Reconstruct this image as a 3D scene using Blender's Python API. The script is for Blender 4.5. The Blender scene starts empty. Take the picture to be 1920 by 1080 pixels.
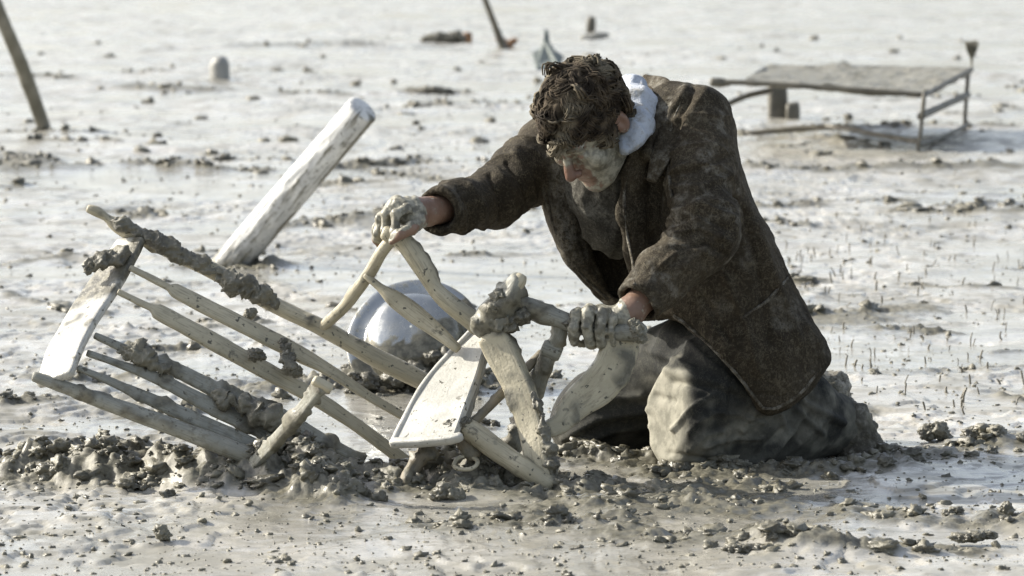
import bpy, bmesh, math, random
import numpy as np
from mathutils import Vector

random.seed(7)
RNG = np.random.default_rng(11)
SC = bpy.context.scene
COL = SC.collection

# ------------------------------------------------------------------ camera, sky, sun, exposure
FPX = 7819.0                      # focal length in pixels of the 1920 px wide frame
PITCH = math.radians(5.116)
CAMZ = 1.167
cam_d = bpy.data.cameras.new('camera')
cam = bpy.data.objects.new('camera', cam_d)
COL.objects.link(cam)
cam.location = (0, 0, CAMZ)
cam.rotation_euler = (math.radians(90) - PITCH, 0, 0)
cam_d.sensor_width = 36
cam_d.lens = 36 * FPX / 1920
cam_d.clip_start = 0.1
cam_d.clip_end = 3000
cam_d.dof.use_dof = True
cam_d.dof.focus_distance = 8.65
cam_d.dof.aperture_fstop = 9
SC.camera = cam

SUN_DIR = Vector((-0.82, 0.30, 0.54)).normalized()
world = bpy.data.worlds.new('World')
SC.world = world
world.use_nodes = True
wn = world.node_tree
bg = wn.nodes['Background']
sky = wn.nodes.new('ShaderNodeTexSky')
sky.sky_type = 'NISHITA'
sky.sun_disc = False
sky.sun_elevation = math.asin(SUN_DIR.z)
sky.sun_rotation = math.atan2(SUN_DIR.x, SUN_DIR.y)
sky.dust_density = 2.5
hs = wn.nodes.new('ShaderNodeHueSaturation')      # a hazy, whitened sky
hs.inputs['Saturation'].default_value = 0.55
wn.links.new(sky.outputs[0], hs.inputs['Color'])
wn.links.new(hs.outputs[0], bg.inputs[0])
bg.inputs[1].default_value = 0.13
sun_d = bpy.data.lights.new('sun', 'SUN')
sun_d.energy = 4.2
sun_d.angle = math.radians(0.5)
sun_d.color = (1.0, 0.935, 0.81)
sun = bpy.data.objects.new('sun', sun_d)
COL.objects.link(sun)
sun.rotation_euler = SUN_DIR.to_track_quat('Z', 'Y').to_euler()
SC.view_settings.view_transform = 'Standard'
SC.view_settings.look = 'None'
SC.view_settings.gamma = 1
SC.view_settings.use_curve_mapping = False
SC.view_settings.exposure = 1.02

# ------------------------------------------------------------------ coordinates
cp, sp_ = math.cos(PITCH), math.sin(PITCH)

def W(px, py, Y):
    """world point seen at photo pixel (px, py) that stands Y metres in front of the camera"""
    a, b = (px - 960) / FPX, -(py - 540) / FPX
    d = np.array([a, cp + b * sp_, -sp_ + b * cp])
    return d * (Y / d[1]) + np.array([0, 0, CAMZ])

def G(px, py, z=0.0):
    a, b = (px - 960) / FPX, -(py - 540) / FPX
    d = np.array([a, cp + b * sp_, -sp_ + b * cp])
    return d * ((z - CAMZ) / d[2]) + np.array([0, 0, CAMZ])

def proj(x, y, z):
    zc = z - CAMZ
    fw = y * cp - zc * sp_
    up = y * sp_ + zc * cp
    return 960 + FPX * x / fw, 540 - FPX * up / fw

def nrm(v):
    v = np.asarray(v, float)
    return v / np.linalg.norm(v)

# ------------------------------------------------------------------ noise
def _hash(ix, iy, iz, seed):
    h = (ix.astype(np.uint32) * np.uint32(374761393) + iy.astype(np.uint32) * np.uint32(668265263)
         + iz.astype(np.uint32) * np.uint32(2147483647) + np.uint32(seed * 974711 + 12345))
    h = (h ^ (h >> np.uint32(13))) * np.uint32(1274126177)
    h = (h ^ (h >> np.uint32(16))) * np.uint32(2246822519)
    return ((h ^ (h >> np.uint32(15))) & np.uint32(0xffffff)).astype(np.float32) / np.float32(0xffffff) * 2 - 1

def vnoise(p, seed=0):
    p = np.asarray(p, np.float64)
    i = np.floor(p).astype(np.int64)
    f = (p - i).astype(np.float32)
    u = f * f * f * (f * (f * 6 - 15) + 10)
    r = 0
    for dx in (0, 1):
        wx = u[:, 0] if dx else 1 - u[:, 0]
        for dy in (0, 1):
            wy = u[:, 1] if dy else 1 - u[:, 1]
            for dz in (0, 1):
                wz = u[:, 2] if dz else 1 - u[:, 2]
                r = r + wx * wy * wz * _hash(i[:, 0] + dx, i[:, 1] + dy, i[:, 2] + dz, seed)
    return r

def fbm(p, octv=4, seed=0, gain=0.5):
    r, a, s = 0, 1.0, 1.0
    for o in range(octv):
        r = r + a * vnoise(np.asarray(p) * s + o * 17.3, seed + o)
        a *= gain
        s *= 2.03
    return r

def ridge(p, seed=0):
    return 1 - 2 * np.abs(vnoise(p, seed))

def sstep(a, b, x):
    t = np.clip((x - a) / (b - a), 0, 1)
    return t * t * (3 - 2 * t)

# ------------------------------------------------------------------ objects
def world_loc(o):
    v = np.zeros(3)
    while o is not None:
        v += np.array(o.location)
        o = o.parent
    return v

def obj(name, verts, faces, mat, parent=None, smooth=True, attrs=None, base=None):
    """one mesh object; verts in world space. base: origin of a top-level object"""
    verts = np.asarray(verts, np.float64)
    me = bpy.data.meshes.new(name)
    off = world_loc(parent) if parent else (np.array(base, float) if base is not None else np.zeros(3))
    loc = verts - off
    if isinstance(faces, np.ndarray):
        k = faces.shape[1]
        me.vertices.add(len(loc))
        me.vertices.foreach_set('co', loc.astype(np.float32).ravel())
        me.loops.add(faces.size)
        me.loops.foreach_set('vertex_index', faces.astype(np.int32).ravel())
        me.polygons.add(len(faces))
        me.polygons.foreach_set('loop_start', np.arange(0, faces.size, k, dtype=np.int32))
        me.update(calc_edges=True)
        me.validate()
    else:
        me.from_pydata([tuple(v) for v in loc], [], [list(f) for f in faces])
        me.update()
    if smooth:
        me.polygons.foreach_set('use_smooth', np.ones(len(me.polygons), bool))
    for an, av in (attrs or {}).items():
        at = me.attributes.new(an, 'FLOAT', 'POINT')
        at.data.foreach_set('value', np.asarray(av, np.float32))
    me.materials.append(mat)
    o = bpy.data.objects.new(name, me)
    COL.objects.link(o)
    if parent:
        o.parent = parent
    elif base is not None:
        o.location = base
    return o

def tag(o, label=None, cat=None, group=None, kind=None):
    if label: o['label'] = label
    if cat: o['category'] = cat
    if group: o['group'] = group
    if kind: o['kind'] = kind
    return o

def empty(name, loc, label, cat, group=None):
    o = bpy.data.objects.new(name, None)
    o.empty_display_size = 0.1
    COL.objects.link(o)
    o.location = loc
    return tag(o, label, cat, group)

# ------------------------------------------------------------------ swept bars, lathes, lumps
def catmull(P, n):
    P = np.asarray(P, float)
    if len(P) < 3:
        t = np.linspace(0, 1, n)[:, None]
        return P[0] * (1 - t) + P[-1] * t
    seg = np.linalg.norm(np.diff(P[:, :3], axis=0), axis=1)
    cum = np.concatenate([[0], np.cumsum(seg)])
    q = np.linspace(0, cum[-1], n)
    out = []
    Q = np.vstack([2 * P[0] - P[1], P, 2 * P[-1] - P[-2]])
    for s in q:
        k = min(np.searchsorted(cum, s, side='right') - 1, len(P) - 2)
        t = (s - cum[k]) / max(seg[k], 1e-9)
        a, b, c, d = Q[k], Q[k + 1], Q[k + 2], Q[k + 3]
        out.append(0.5 * ((2 * b) + (-a + c) * t + (2 * a - 5 * b + 4 * c - d) * t * t + (-a + 3 * b - 3 * c + d) * t ** 3))
    return np.array(out)

GRAIN = {}
def sweep(P, normal=(0, -1, 0.3), ns=14, step=0.008, power=2.0, mud=None, seed=1, endr=0.35):
    """P rows: x,y,z, half width, half thickness. normal: direction of the thin axis.
    power 2 = oval, larger = boxy. mud: (amp, scale, threshold) of caked lumps"""
    P = np.asarray(P, float)
    L = np.sum(np.linalg.norm(np.diff(P[:, :3], axis=0), axis=1))
    n = max(6, int(L / step))
    C = catmull(P, n)
    C[:, 3:] = np.maximum(C[:, 3:], 0.002)
    T = np.gradient(C[:, :3], axis=0)
    T /= np.linalg.norm(T, axis=1)[:, None]
    N = np.asarray(normal, float)
    th = np.linspace(0, 2 * math.pi, ns, endpoint=False)
    cs, sn = np.cos(th), np.sin(th)
    cs = np.sign(cs) * np.abs(cs) ** (2 / power)
    sn = np.sign(sn) * np.abs(sn) ** (2 / power)
    V, rad = [], []
    rows = list(range(n))
    for i in rows:
        b = N - T[i] * (N @ T[i])
        b /= np.linalg.norm(b)
        a = np.cross(T[i], b)
        V.append(C[i, :3] + np.outer(cs * C[i, 3], a) + np.outer(sn * C[i, 4], b))
        rad.append(np.outer(cs, a) + np.outer(sn, b))
    # rounded ends
    def endring(i, sgn):
        b = N - T[i] * (N @ T[i]); b /= np.linalg.norm(b); a = np.cross(T[i], b)
        e = min(C[i, 3], C[i, 4])
        return (C[i, :3] + sgn * T[i] * e * endr + np.outer(cs * C[i, 3] * 0.75, a) + np.outer(sn * C[i, 4] * 0.75, b),
                C[i, :3] + sgn * T[i] * e * endr * 1.2)
    r0, c0 = endring(0, -1)
    r1, c1 = endring(n - 1, 1)
    V = np.vstack([r0] + V + [r1])
    m = n + 2
    F = []
    for i in range(m - 1):
        for j in range(ns):
            k = (j + 1) % ns
            F.append((i * ns + j, i * ns + k, (i + 1) * ns + k, (i + 1) * ns + j))
    nv = len(V)
    V = np.vstack([V, c0, c1])
    for j in range(ns):
        k = (j + 1) % ns
        F.append((nv, k, j))
        F.append((nv + 1, (m - 1) * ns + j, (m - 1) * ns + k))
    ctr = np.vstack([np.repeat(np.vstack([C[:1, :3], C[:, :3], C[-1:, :3]]), ns, axis=0), c0, c1])
    D = V - ctr
    D /= np.maximum(np.linalg.norm(D, axis=1), 1e-6)[:, None]
    wob = fbm(V * 18, 2, seed) * 0.0010
    mm = np.zeros(len(V))
    if mud:
        amp, sc, thr = mud
        big = fbm(V * sc, 2, seed + 5)
        mm = sstep(thr, thr + 0.35, big)
        wob = wob + mm * amp * (0.55 + 0.6 * fbm(V * 70, 3, seed + 9)) 
    V = V + D * wob[:, None]
    uu = np.linspace(0, L, m)
    GRAIN['gu'] = np.concatenate([np.repeat(uu, ns), [0, L]]) + seed * 3.1
    GRAIN['gx'] = np.concatenate([np.tile(np.cos(th), m), [0, 0]])
    GRAIN['gy'] = np.concatenate([np.tile(np.sin(th), m), [0, 0]])
    return V, F, mm

def bar(name, pts, normal=(-0.3, -0.8, 0.5), mat=None, parent=None, **kw):
    """pts: (px, py, Y, half width px, half thickness px)"""
    P = []
    for q in pts:
        px, py, Y, w = q[:4]
        t = q[4] if len(q) > 4 else w
        P.append(list(W(px, py, Y)) + [w * Y / FPX, t * Y / FPX])
    V, F, mm = sweep(P, normal, **kw)
    return obj(name, V, F, mat, parent, attrs={'mud': mm, **GRAIN})

_ico = {}
def ico(sub):
    if sub not in _ico:
        bm = bmesh.new()
        bmesh.ops.create_icosphere(bm, subdivisions=sub, radius=1)
        bm.verts.ensure_lookup_table()
        V = np.array([v.co[:] for v in bm.verts])
        F = np.array([[v.index for v in f.verts] for f in bm.faces])
        bm.free()
        _ico[sub] = (V, F)
    return _ico[sub]

def lump(c, r, sub=4, seed=0, rough=0.35, fine=0.12, flat=1.0):
    V, F = ico(sub)
    r = np.array([r, r, r * flat]) if np.isscalar(r) else np.asarray(r, float)
    d = 1 + rough * fbm(V * 1.5 + seed * 3.7, 3, seed) + fine * fbm(V * 6 + seed, 3, seed + 3)
    return np.asarray(c) + V * d[:, None] * r, F.copy()

def densify(pts):
    """closes the gaps of a run of lumps (px, py, ..., radius px)"""
    out = [tuple(pts[0])]
    for q in pts[1:]:
        p = min(out, key=lambda o: math.hypot(o[0] - q[0], o[1] - q[1]))
        if math.hypot(p[0] - q[0], p[1] - q[1]) > 0.8 * min(p[-1], q[-1]):
            out.append(tuple((u + v) / 2 for u, v in zip(p, q)))
        out.append(tuple(q))
    return out

def merge(parts):
    vs, fs, o = [], [], 0
    for V, F in parts:
        vs.append(V); fs.append(np.asarray(F) + o); o += len(V)
    return np.vstack(vs), np.vstack(fs)

# ------------------------------------------------------------------ distance-field modelling
class Field:
    def __init__(s, lo, hi, h):
        s.lo, s.h = np.asarray(lo, float), h
        s.n = np.ceil((np.asarray(hi) - s.lo) / h).astype(int) + 1
        s.ax = [(s.lo[i] + h * np.arange(s.n[i])).astype(np.float32) for i in range(3)]
        s.f = np.full(s.n, 1.0, np.float32)
    def box(s, lo, hi):
        sl = []
        for i in range(3):
            a = int(np.clip(np.floor((lo[i] - s.lo[i]) / s.h), 0, s.n[i] - 1))
            b = int(np.clip(np.ceil((hi[i] - s.lo[i]) / s.h) + 1, a + 1, s.n[i]))
            sl.append(slice(a, b))
        return tuple(sl)
    def xyz(s, sl=(slice(None),) * 3):
        return s.ax[0][sl[0]][:, None, None], s.ax[1][sl[1]][None, :, None], s.ax[2][sl[2]][None, None, :]
    def put(s, d, sl, k, op='u'):
        a = s.f[sl]
        if op == 'u':
            if k > 0:
                m = np.maximum(k - np.abs(a - d), 0) / k
                s.f[sl] = np.minimum(a, d) - m * m * k * 0.25
            else:
                s.f[sl] = np.minimum(a, d)
        else:                                   # intersection with d (pass -d to carve)
            if k > 0:
                m = np.maximum(k - np.abs(a - d), 0) / k
                s.f[sl] = np.maximum(a, d) + m * m * k * 0.25
            else:
                s.f[sl] = np.maximum(a, d)
    def cone(s, a, b, ra, rb, k=0.02, op='u', flat=None):
        """tapered capsule; flat=(dir, factor) squeezes it along dir"""
        a, b = np.asarray(a, float), np.asarray(b, float)
        R = max(ra, rb) + k + 4 * s.h
        sl = s.box(np.minimum(a, b) - R, np.maximum(a, b) + R)
        x, y, z = s.xyz(sl)
        d = cone_d(x, y, z, a, b, ra, rb, flat)
        s.put(d if op == 'u' else -d, sl, k, 'u' if op == 'u' else 'i')
    def chain(s, pts, k=0.02, kj=0.03, flat=None):
        """connected cones (x,y,z,r) merged softly among themselves first"""
        P = np.asarray(pts, float)
        R = P[:, 3].max() + k + 4 * s.h
        sl = s.box(P[:, :3].min(0) - R, P[:, :3].max(0) + R)
        x, y, z = s.xyz(sl)
        d = None
        for q in range(len(P) - 1):
            e = cone_d(x, y, z, P[q, :3], P[q + 1, :3], P[q, 3], P[q + 1, 3], flat)
            d = e if d is None else smin(d, e, kj)
        s.put(d, sl, k)
    def ell(s, c, R, axes=None, k=0.02, op='u'):
        c = np.asarray(c, float); R = np.asarray(R, float)
        A = np.eye(3) if axes is None else np.asarray(axes, float)
        m = R.max() + k + 4 * s.h
        sl = s.box(c - m, c + m)
        x, y, z = s.xyz(sl)
        x, y, z = x - c[0], y - c[1], z - c[2]
        q = 0; g = 0
        for i in range(3):
            u = (x * A[i][0] + y * A[i][1] + z * A[i][2])
            q = q + (u / R[i]) ** 2
            g = g + (u / R[i] ** 2) ** 2
        k0 = np.sqrt(q)
        d = (k0 * (k0 - 1) / np.maximum(np.sqrt(g), 1e-6)).astype(np.float32)
        s.put(d if op == 'u' else -d, sl, k, 'u' if op == 'u' else 'i')
    def mesh(s, smooth=1):
        V, F = surfnets(s.f, s.lo, s.h)
        for _ in range(smooth):
            V = laplace(V, F, 0.5)
        return V, F

def smin(a, b, k):
    m = np.maximum(k - np.abs(a - b), 0) / k
    return np.minimum(a, b) - m * m * k * 0.25

def cone_d(x, y, z, a, b, ra, rb, flat=None):
    ab = b - a
    X, Y, Z = x - a[0], y - a[1], z - a[2]
    t = np.clip((X * ab[0] + Y * ab[1] + Z * ab[2]) / max(ab @ ab, 1e-9), 0, 1)
    X, Y, Z = X - t * ab[0], Y - t * ab[1], Z - t * ab[2]
    q = X * X + Y * Y + Z * Z
    if flat is not None:
        n, fk = nrm(flat[0]), flat[1]
        pn = X * n[0] + Y * n[1] + Z * n[2]
        q = q + pn * pn * (fk * fk - 1)
    return (np.sqrt(q) - (ra + (rb - ra) * t)).astype(np.float32)

def surfnets(f, lo, h):
    s = f < 0
    u = s.astype(np.uint8)
    cnt = sum(u[dx:u.shape[0] - 1 + dx, dy:u.shape[1] - 1 + dy, dz:u.shape[2] - 1 + dz]
              for dx in (0, 1) for dy in (0, 1) for dz in (0, 1))
    act = (cnt > 0) & (cnt < 8)
    I = np.argwhere(act)
    idx = np.full(act.shape, -1, np.int32)
    idx[act] = np.arange(len(I))
    cv = {}
    for dx in (0, 1):
        for dy in (0, 1):
            for dz in (0, 1):
                cv[dx, dy, dz] = f[I[:, 0] + dx, I[:, 1] + dy, I[:, 2] + dz].astype(np.float64)
    pos = np.zeros((len(I), 3)); c = np.zeros(len(I))
    for a in cv:
        for k in range(3):
            if a[k] == 0:
                b = list(a); b[k] = 1; b = tuple(b)
                fa, fb = cv[a], cv[b]
                m = (fa < 0) != (fb < 0)
                t = np.where(m, fa / np.where(m, fa - fb, 1), 0)
                p = np.array(a, float)[None, :].repeat(len(I), 0)
                p[:, k] = t
                pos[m] += p[m]; c[m] += 1
    V = lo + h * (I + pos / c[:, None])
    Q = []
    for k in range(3):
        o = [slice(None)] * 3; e = [slice(None)] * 3
        o[k] = slice(0, -1); e[k] = slice(1, None)
        A = s[tuple(o)]; B = s[tuple(e)]
        E = np.argwhere(A != B)
        i1, i2 = (k + 1) % 3, (k + 2) % 3
        ok = (E[:, i1] > 0) & (E[:, i2] > 0) & (E[:, i1] < f.shape[i1] - 1) & (E[:, i2] < f.shape[i2] - 1)
        E = E[ok]
        flip = ~A[tuple(E.T)]
        def cell(d1, d2):
            q = E.copy(); q[:, i1] += d1; q[:, i2] += d2
            return idx[tuple(q.T)]
        q = np.stack([cell(-1, -1), cell(0, -1), cell(0, 0), cell(-1, 0)], 1)
        q[flip] = q[flip][:, ::-1]
        Q.append(q)
    return V, np.vstack(Q)

def laplace(V, F, w):
    n = len(V)
    acc = np.zeros((n, 3)); c = np.zeros(n)
    for j in range(4):
        a, b = F[:, j], F[:, (j + 1) % 4]
        for k in range(3):
            acc[:, k] += np.bincount(a, V[b, k], n) + np.bincount(b, V[a, k], n)
        c += np.bincount(a, minlength=n) + np.bincount(b, minlength=n)
    return V * (1 - w) + w * acc / np.maximum(c, 1)[:, None]

def vnormals(V, F):
    d = np.cross(V[F[:, 2]] - V[F[:, 0]], V[F[:, 3 % F.shape[1]]] - V[F[:, 1]]) if F.shape[1] == 4 else \
        np.cross(V[F[:, 1]] - V[F[:, 0]], V[F[:, 2]] - V[F[:, 0]])
    n = np.zeros_like(V)
    for j in range(F.shape[1]):
        for k in range(3):
            n[:, k] += np.bincount(F[:, j], d[:, k], len(V))
    return n / np.maximum(np.linalg.norm(n, axis=1), 1e-12)[:, None]

class Poly2:
    """signed distance (px, inside negative) to an outline given in photo pixels, sampled on a raster"""
    def __init__(s, pts, pad=80, st=3, smooth=True):
        P = np.asarray(pts, float)
        if smooth:
            P = np.vstack([P, P[:3]])
            Q = []
            n = len(pts)
            for i in range(n):
                a, b, c, d = P[(i - 1) % n], P[i % n], P[(i + 1) % n], P[(i + 2) % n]
                for t in (0, 0.25, 0.5, 0.75):
                    Q.append(0.5 * ((2 * b) + (-a + c) * t + (2 * a - 5 * b + 4 * c - d) * t * t + (-a + 3 * b - 3 * c + d) * t ** 3))
            P = np.array(Q)
        s.lo = P.min(0) - pad; hi = P.max(0) + pad; s.st = st
        gx = np.arange(s.lo[0], hi[0], st); gy = np.arange(s.lo[1], hi[1], st)
        X, Y = np.meshgrid(gx, gy, indexing='ij')
        d2 = np.full(X.shape, 1e12); ins = np.zeros(X.shape, bool)
        for i in range(len(P)):
            a, b = P[i - 1], P[i]
            ab = b - a
            t = np.clip(((X - a[0]) * ab[0] + (Y - a[1]) * ab[1]) / max(ab @ ab, 1e-9), 0, 1)
            d2 = np.minimum(d2, (X - a[0] - t * ab[0]) ** 2 + (Y - a[1] - t * ab[1]) ** 2)
            if a[1] != b[1]:
                cr = ((a[1] > Y) != (b[1] > Y)) & (X < (b[0] - a[0]) * (Y - a[1]) / (b[1] - a[1]) + a[0])
                ins ^= cr
        d = np.sqrt(d2)
        s.d = np.where(ins, -d, d).astype(np.float32)
    def __call__(s, px, py):
        u = np.clip((px - s.lo[0]) / s.st, 0, s.d.shape[0] - 1.001)
        v = np.clip((py - s.lo[1]) / s.st, 0, s.d.shape[1] - 1.001)
        i, j = u.astype(np.int32), v.astype(np.int32)
        fu, fv = u - i, v - j
        D = s.d
        return (D[i, j] * (1 - fu) * (1 - fv) + D[i + 1, j] * fu * (1 - fv) + D[i, j + 1] * (1 - fu) * fv + D[i + 1, j + 1] * fu * fv)

# ------------------------------------------------------------------ materials
class Mat:
    def __init__(s, name):
        s.m = bpy.data.materials.new(name)
        s.m.use_nodes = True
        s.t = s.m.node_tree
        s.b = s.t.nodes['Principled BSDF']
        s.co = s.t.nodes.new('ShaderNodeTexCoord').outputs['Object']
    def n(s, typ, **kw):
        nd = s.t.nodes.new(typ)
        for k, v in kw.items(): setattr(nd, k, v)
        return nd
    def L(s, a, b): s.t.links.new(a, b)
    def noise(s, scale, detail=4, rough=0.55, dist=0.0, stretch=None):
        nd = s.n('ShaderNodeTexNoise')
        nd.inputs['Scale'].default_value = scale
        nd.inputs['Detail'].default_value = detail
        nd.inputs['Roughness'].default_value = rough
        nd.inputs['Distortion'].default_value = dist
        v = s.co
        if stretch:
            mp = s.n('ShaderNodeMapping')
            mp.inputs['Scale'].default_value = stretch[:3]
            if len(stretch) > 3: mp.inputs['Rotation'].default_value = stretch[3:6]
            s.L(v, mp.inputs[0]); v = mp.outputs[0]
        s.L(v, nd.inputs['Vector'])
        return nd.outputs['Fac']
    def ramp(s, src, lo, hi, a=0.0, b=1.0):
        nd = s.n('ShaderNodeMapRange')
        nd.interpolation_type = 'SMOOTHSTEP'
        s.L(src, nd.inputs[0])
        for i, v in enumerate((lo, hi, a, b)): nd.inputs[i + 1].default_value = v
        return nd.outputs[0]
    def attr(s, name):
        nd = s.n('ShaderNodeAttribute'); nd.attribute_name = name
        return nd.outputs['Fac']
    def mix(s, fac, a, b):
        nd = s.n('ShaderNodeMix'); nd.data_type = 'RGBA'
        for sock, v in ((nd.inputs[0], fac), (nd.inputs[6], a), (nd.inputs[7], b)):
            if isinstance(v, (tuple, list)): sock.default_value = (*v, 1)
            elif isinstance(v, (int, float)): sock.default_value = v
            else: s.L(v, sock)
        return nd.outputs[2]
    def math(s, op, a, b=0.0, clamp=False):
        nd = s.n('ShaderNodeMath'); nd.operation = op; nd.use_clamp = clamp
        for sock, v in ((nd.inputs[0], a), (nd.inputs[1], b)):
            if isinstance(v, (int, float)): sock.default_value = v
            else: s.L(v, sock)
        return nd.outputs[0]
    def bump(s, src, strength, dist, prev=None):
        nd = s.n('ShaderNodeBump')
        nd.inputs['Strength'].default_value = strength
        nd.inputs['Distance'].default_value = dist
        s.L(src, nd.inputs['Height'])
        if prev is not None: s.L(prev, nd.inputs['Normal'])
        return nd.outputs[0]
    def done(s, col=None, rough=None, normal=None, metal=None, spec=None):
        for key, v in (('Base Color', col), ('Roughness', rough), ('Normal', normal), ('Metallic', metal), ('Specular IOR Level', spec)):
            if v is None: continue
            if isinstance(v, (tuple, list)): s.b.inputs[key].default_value = (*v, 1)
            elif isinstance(v, (int, float)): s.b.inputs[key].default_value = v
            else: s.L(v, s.b.inputs[key])
        return s.m

MUD_D = (0.075, 0.070, 0.051)
MUD_M = (0.155, 0.146, 0.110)
MUD_L = (0.36, 0.345, 0.30)

def mat_ground():
    m = Mat('wet_mud_ground')
    rg = m.attr('rough')
    n0 = m.noise(1.3, 5, 0.6, 0.8); n1 = m.noise(5.0, 6, 0.65, 0.5); n2 = m.noise(26, 5, 0.62); n3 = m.noise(95, 4, 0.6)
    c = m.mix(m.ramp(n0, 0.38, 0.62), (0.39, 0.375, 0.34), (0.29, 0.28, 0.245))
    c = m.mix(m.math('MULTIPLY', m.ramp(n1, 0.46, 0.62), 0.75), c, (0.20, 0.19, 0.155))
    sm = m.noise(9, 7, 0.7, 1.0, (0.45, 1.6, 1))                     # smeared streaks
    c = m.mix(m.math('MULTIPLY', m.ramp(sm, 0.56, 0.66), 0.6), c, MUD_M)
    c = m.mix(m.math('MULTIPLY', m.ramp(n3, 0.62, 0.70), 0.55), c, MUD_D)
    c = m.mix(rg, c, m.mix(m.ramp(n3, 0.35, 0.65), MUD_D, MUD_M))
    r = m.math('ADD', m.ramp(n1, 0.36, 0.62, 0.13, 0.42), m.math('MULTIPLY', rg, 0.22))
    b = m.bump(n1, 0.25, 0.012)
    b = m.bump(n2, 0.35, 0.005, b)
    b = m.bump(n3, 0.35, 0.0025, b)
    wet = m.attr('wet')
    r = m.math('MULTIPLY', r, m.math('SUBTRACT', 1.0, m.math('MULTIPLY', wet, 0.72)))
    c = m.mix(m.math('MULTIPLY', wet, 0.25), c, (0.22, 0.215, 0.19))
    return m.done(c, r, b, spec=0.6)

def mat_clod(name, d=MUD_D, l=MUD_M, rough=0.5):
    m = Mat(name)
    n1 = m.noise(14, 4); n2 = m.noise(120, 4, 0.65)
    c = m.mix(m.ramp(n1, 0.35, 0.65), d, l)
    c = m.mix(m.math('MULTIPLY', m.ramp(n2, 0.55, 0.7), 0.5), c, MUD_L)
    return m.done(c, m.ramp(n1, 0.3, 0.7, rough - 0.15, rough + 0.1), m.bump(n2, 0.6, 0.004))

def mat_wood(name, base, base2, mudcol=MUD_D, cover=0.55, rough=0.5):
    """painted wood under a film of slurry, splashes of darker mud where the mud attribute is set"""
    m = Mat(name)
    n1 = m.noise(9, 5, 0.6); n2 = m.noise(45, 5, 0.65); n3 = m.noise(160, 3)
    c = m.mix(m.ramp(n1, 0.35, 0.62), base, base2)
    c = m.mix(m.math('MULTIPLY', m.ramp(n2, cover, cover + 0.14), 0.75), c, MUD_M)
    cb = m.n('ShaderNodeCombineXYZ')                # grain running along the member
    m.L(m.math('MULTIPLY', m.attr('gx'), 3.2), cb.inputs[0]); m.L(m.math('MULTIPLY', m.attr('gy'), 3.2), cb.inputs[1]); m.L(m.math('MULTIPLY', m.attr('gu'), 9.0), cb.inputs[2])
    g = m.n('ShaderNodeTexNoise'); g.inputs['Scale'].default_value = 2.2; g.inputs['Detail'].default_value = 6; g.inputs['Roughness'].default_value = 0.65
    m.L(cb.outputs[0], g.inputs['Vector'])
    grain = g.outputs['Fac']
    c = m.mix(m.math('MULTIPLY', m.ramp(grain, 0.50, 0.64), 0.6), c, tuple(v * 0.5 for v in base2))
    c = m.mix(m.math('MULTIPLY', m.ramp(m.noise(24, 7, 0.7), 0.60, 0.66), 0.7), c, mudcol)
    spot = m.ramp(m.noise(75, 2, 0.5), 0.66, 0.70)
    c = m.mix(spot, c, mudcol)
    c = m.mix(m.attr('mud'), c, m.mix(m.ramp(n2, 0.4, 0.6), mudcol, MUD_M))
    b = m.bump(n2, 0.4, 0.003); b = m.bump(n3, 0.45, 0.002, b); b = m.bump(grain, 0.5, 0.003, b)
    return m.done(c, m.ramp(n2, 0.35, 0.65, rough - 0.12, rough + 0.15), b)

def mat_cloth(name, base, base2, mud, amount, scratch=True, rough=0.85, coarse=0.7, broken=True):
    m = Mat(name)
    n1 = m.noise(5, 5, 0.6); n2 = m.noise(28, 6, 0.65); n3 = m.noise(190, 3, 0.7)
    c = m.mix(m.ramp(n1, 0.35, 0.65), base, base2)
    smear = m.ramp(m.noise(13, 8, 0.72, 0.6), amount, amount + 0.16)
    c = m.mix(m.math('MULTIPLY', m.math('MULTIPLY', smear, m.ramp(m.noise(60, 5, 0.7), 0.42, 0.58)), 0.6), c, mud)
    if scratch:                                     # pale scratchy mud lines in the weave
        for sc_, st_, w_, k_ in ((30, (1, 1, 0.5, 0.3, 0.5, 0.2), 0.020, 0.55), (52, (1, 0.6, 1, 0.9, -0.4, 0.7), 0.024, 0.5)):
            e = m.noise(sc_, 4, 0.7, 1.2, st_)
            ln = m.math('ABSOLUTE', m.math('SUBTRACT', e, 0.5))
            ln = m.ramp(ln, 0.0, w_, 1, 0)
            ln = m.math('MULTIPLY', ln, m.ramp(n2, 0.36, 0.6))
            c = m.mix(m.math('MULTIPLY', ln, k_), c, mud)
    sp = m.ramp(n3, 0.55, 0.68)
    c = m.mix(m.math('MULTIPLY', sp, 0.40), c, mud)
    sp = m.math('MULTIPLY', m.ramp(m.noise(105, 3, 0.6), 0.54, 0.64), m.ramp(n1, 0.4, 0.6, 0.05, 0.4))
    c = m.mix(sp, c, mud)
    cov = m.attr('mud')
    if broken: cov = m.math('MULTIPLY', cov, m.ramp(m.noise(70, 6, 0.75, 0.2), 0.36, 0.62))
    c = m.mix(cov, c, m.mix(m.ramp(n2, 0.36, 0.56), mud, MUD_L) if broken else m.mix(m.ramp(n2, 0.38, 0.6), (0.17, 0.165, 0.135), (0.27, 0.26, 0.215)))  # unbroken: trouser mud and the sunlight painted on the knee
    b = m.bump(n2, coarse, 0.008); b = m.bump(n3, coarse, 0.003, b)
    return m.done(c, rough, b, spec=0.2)

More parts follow.
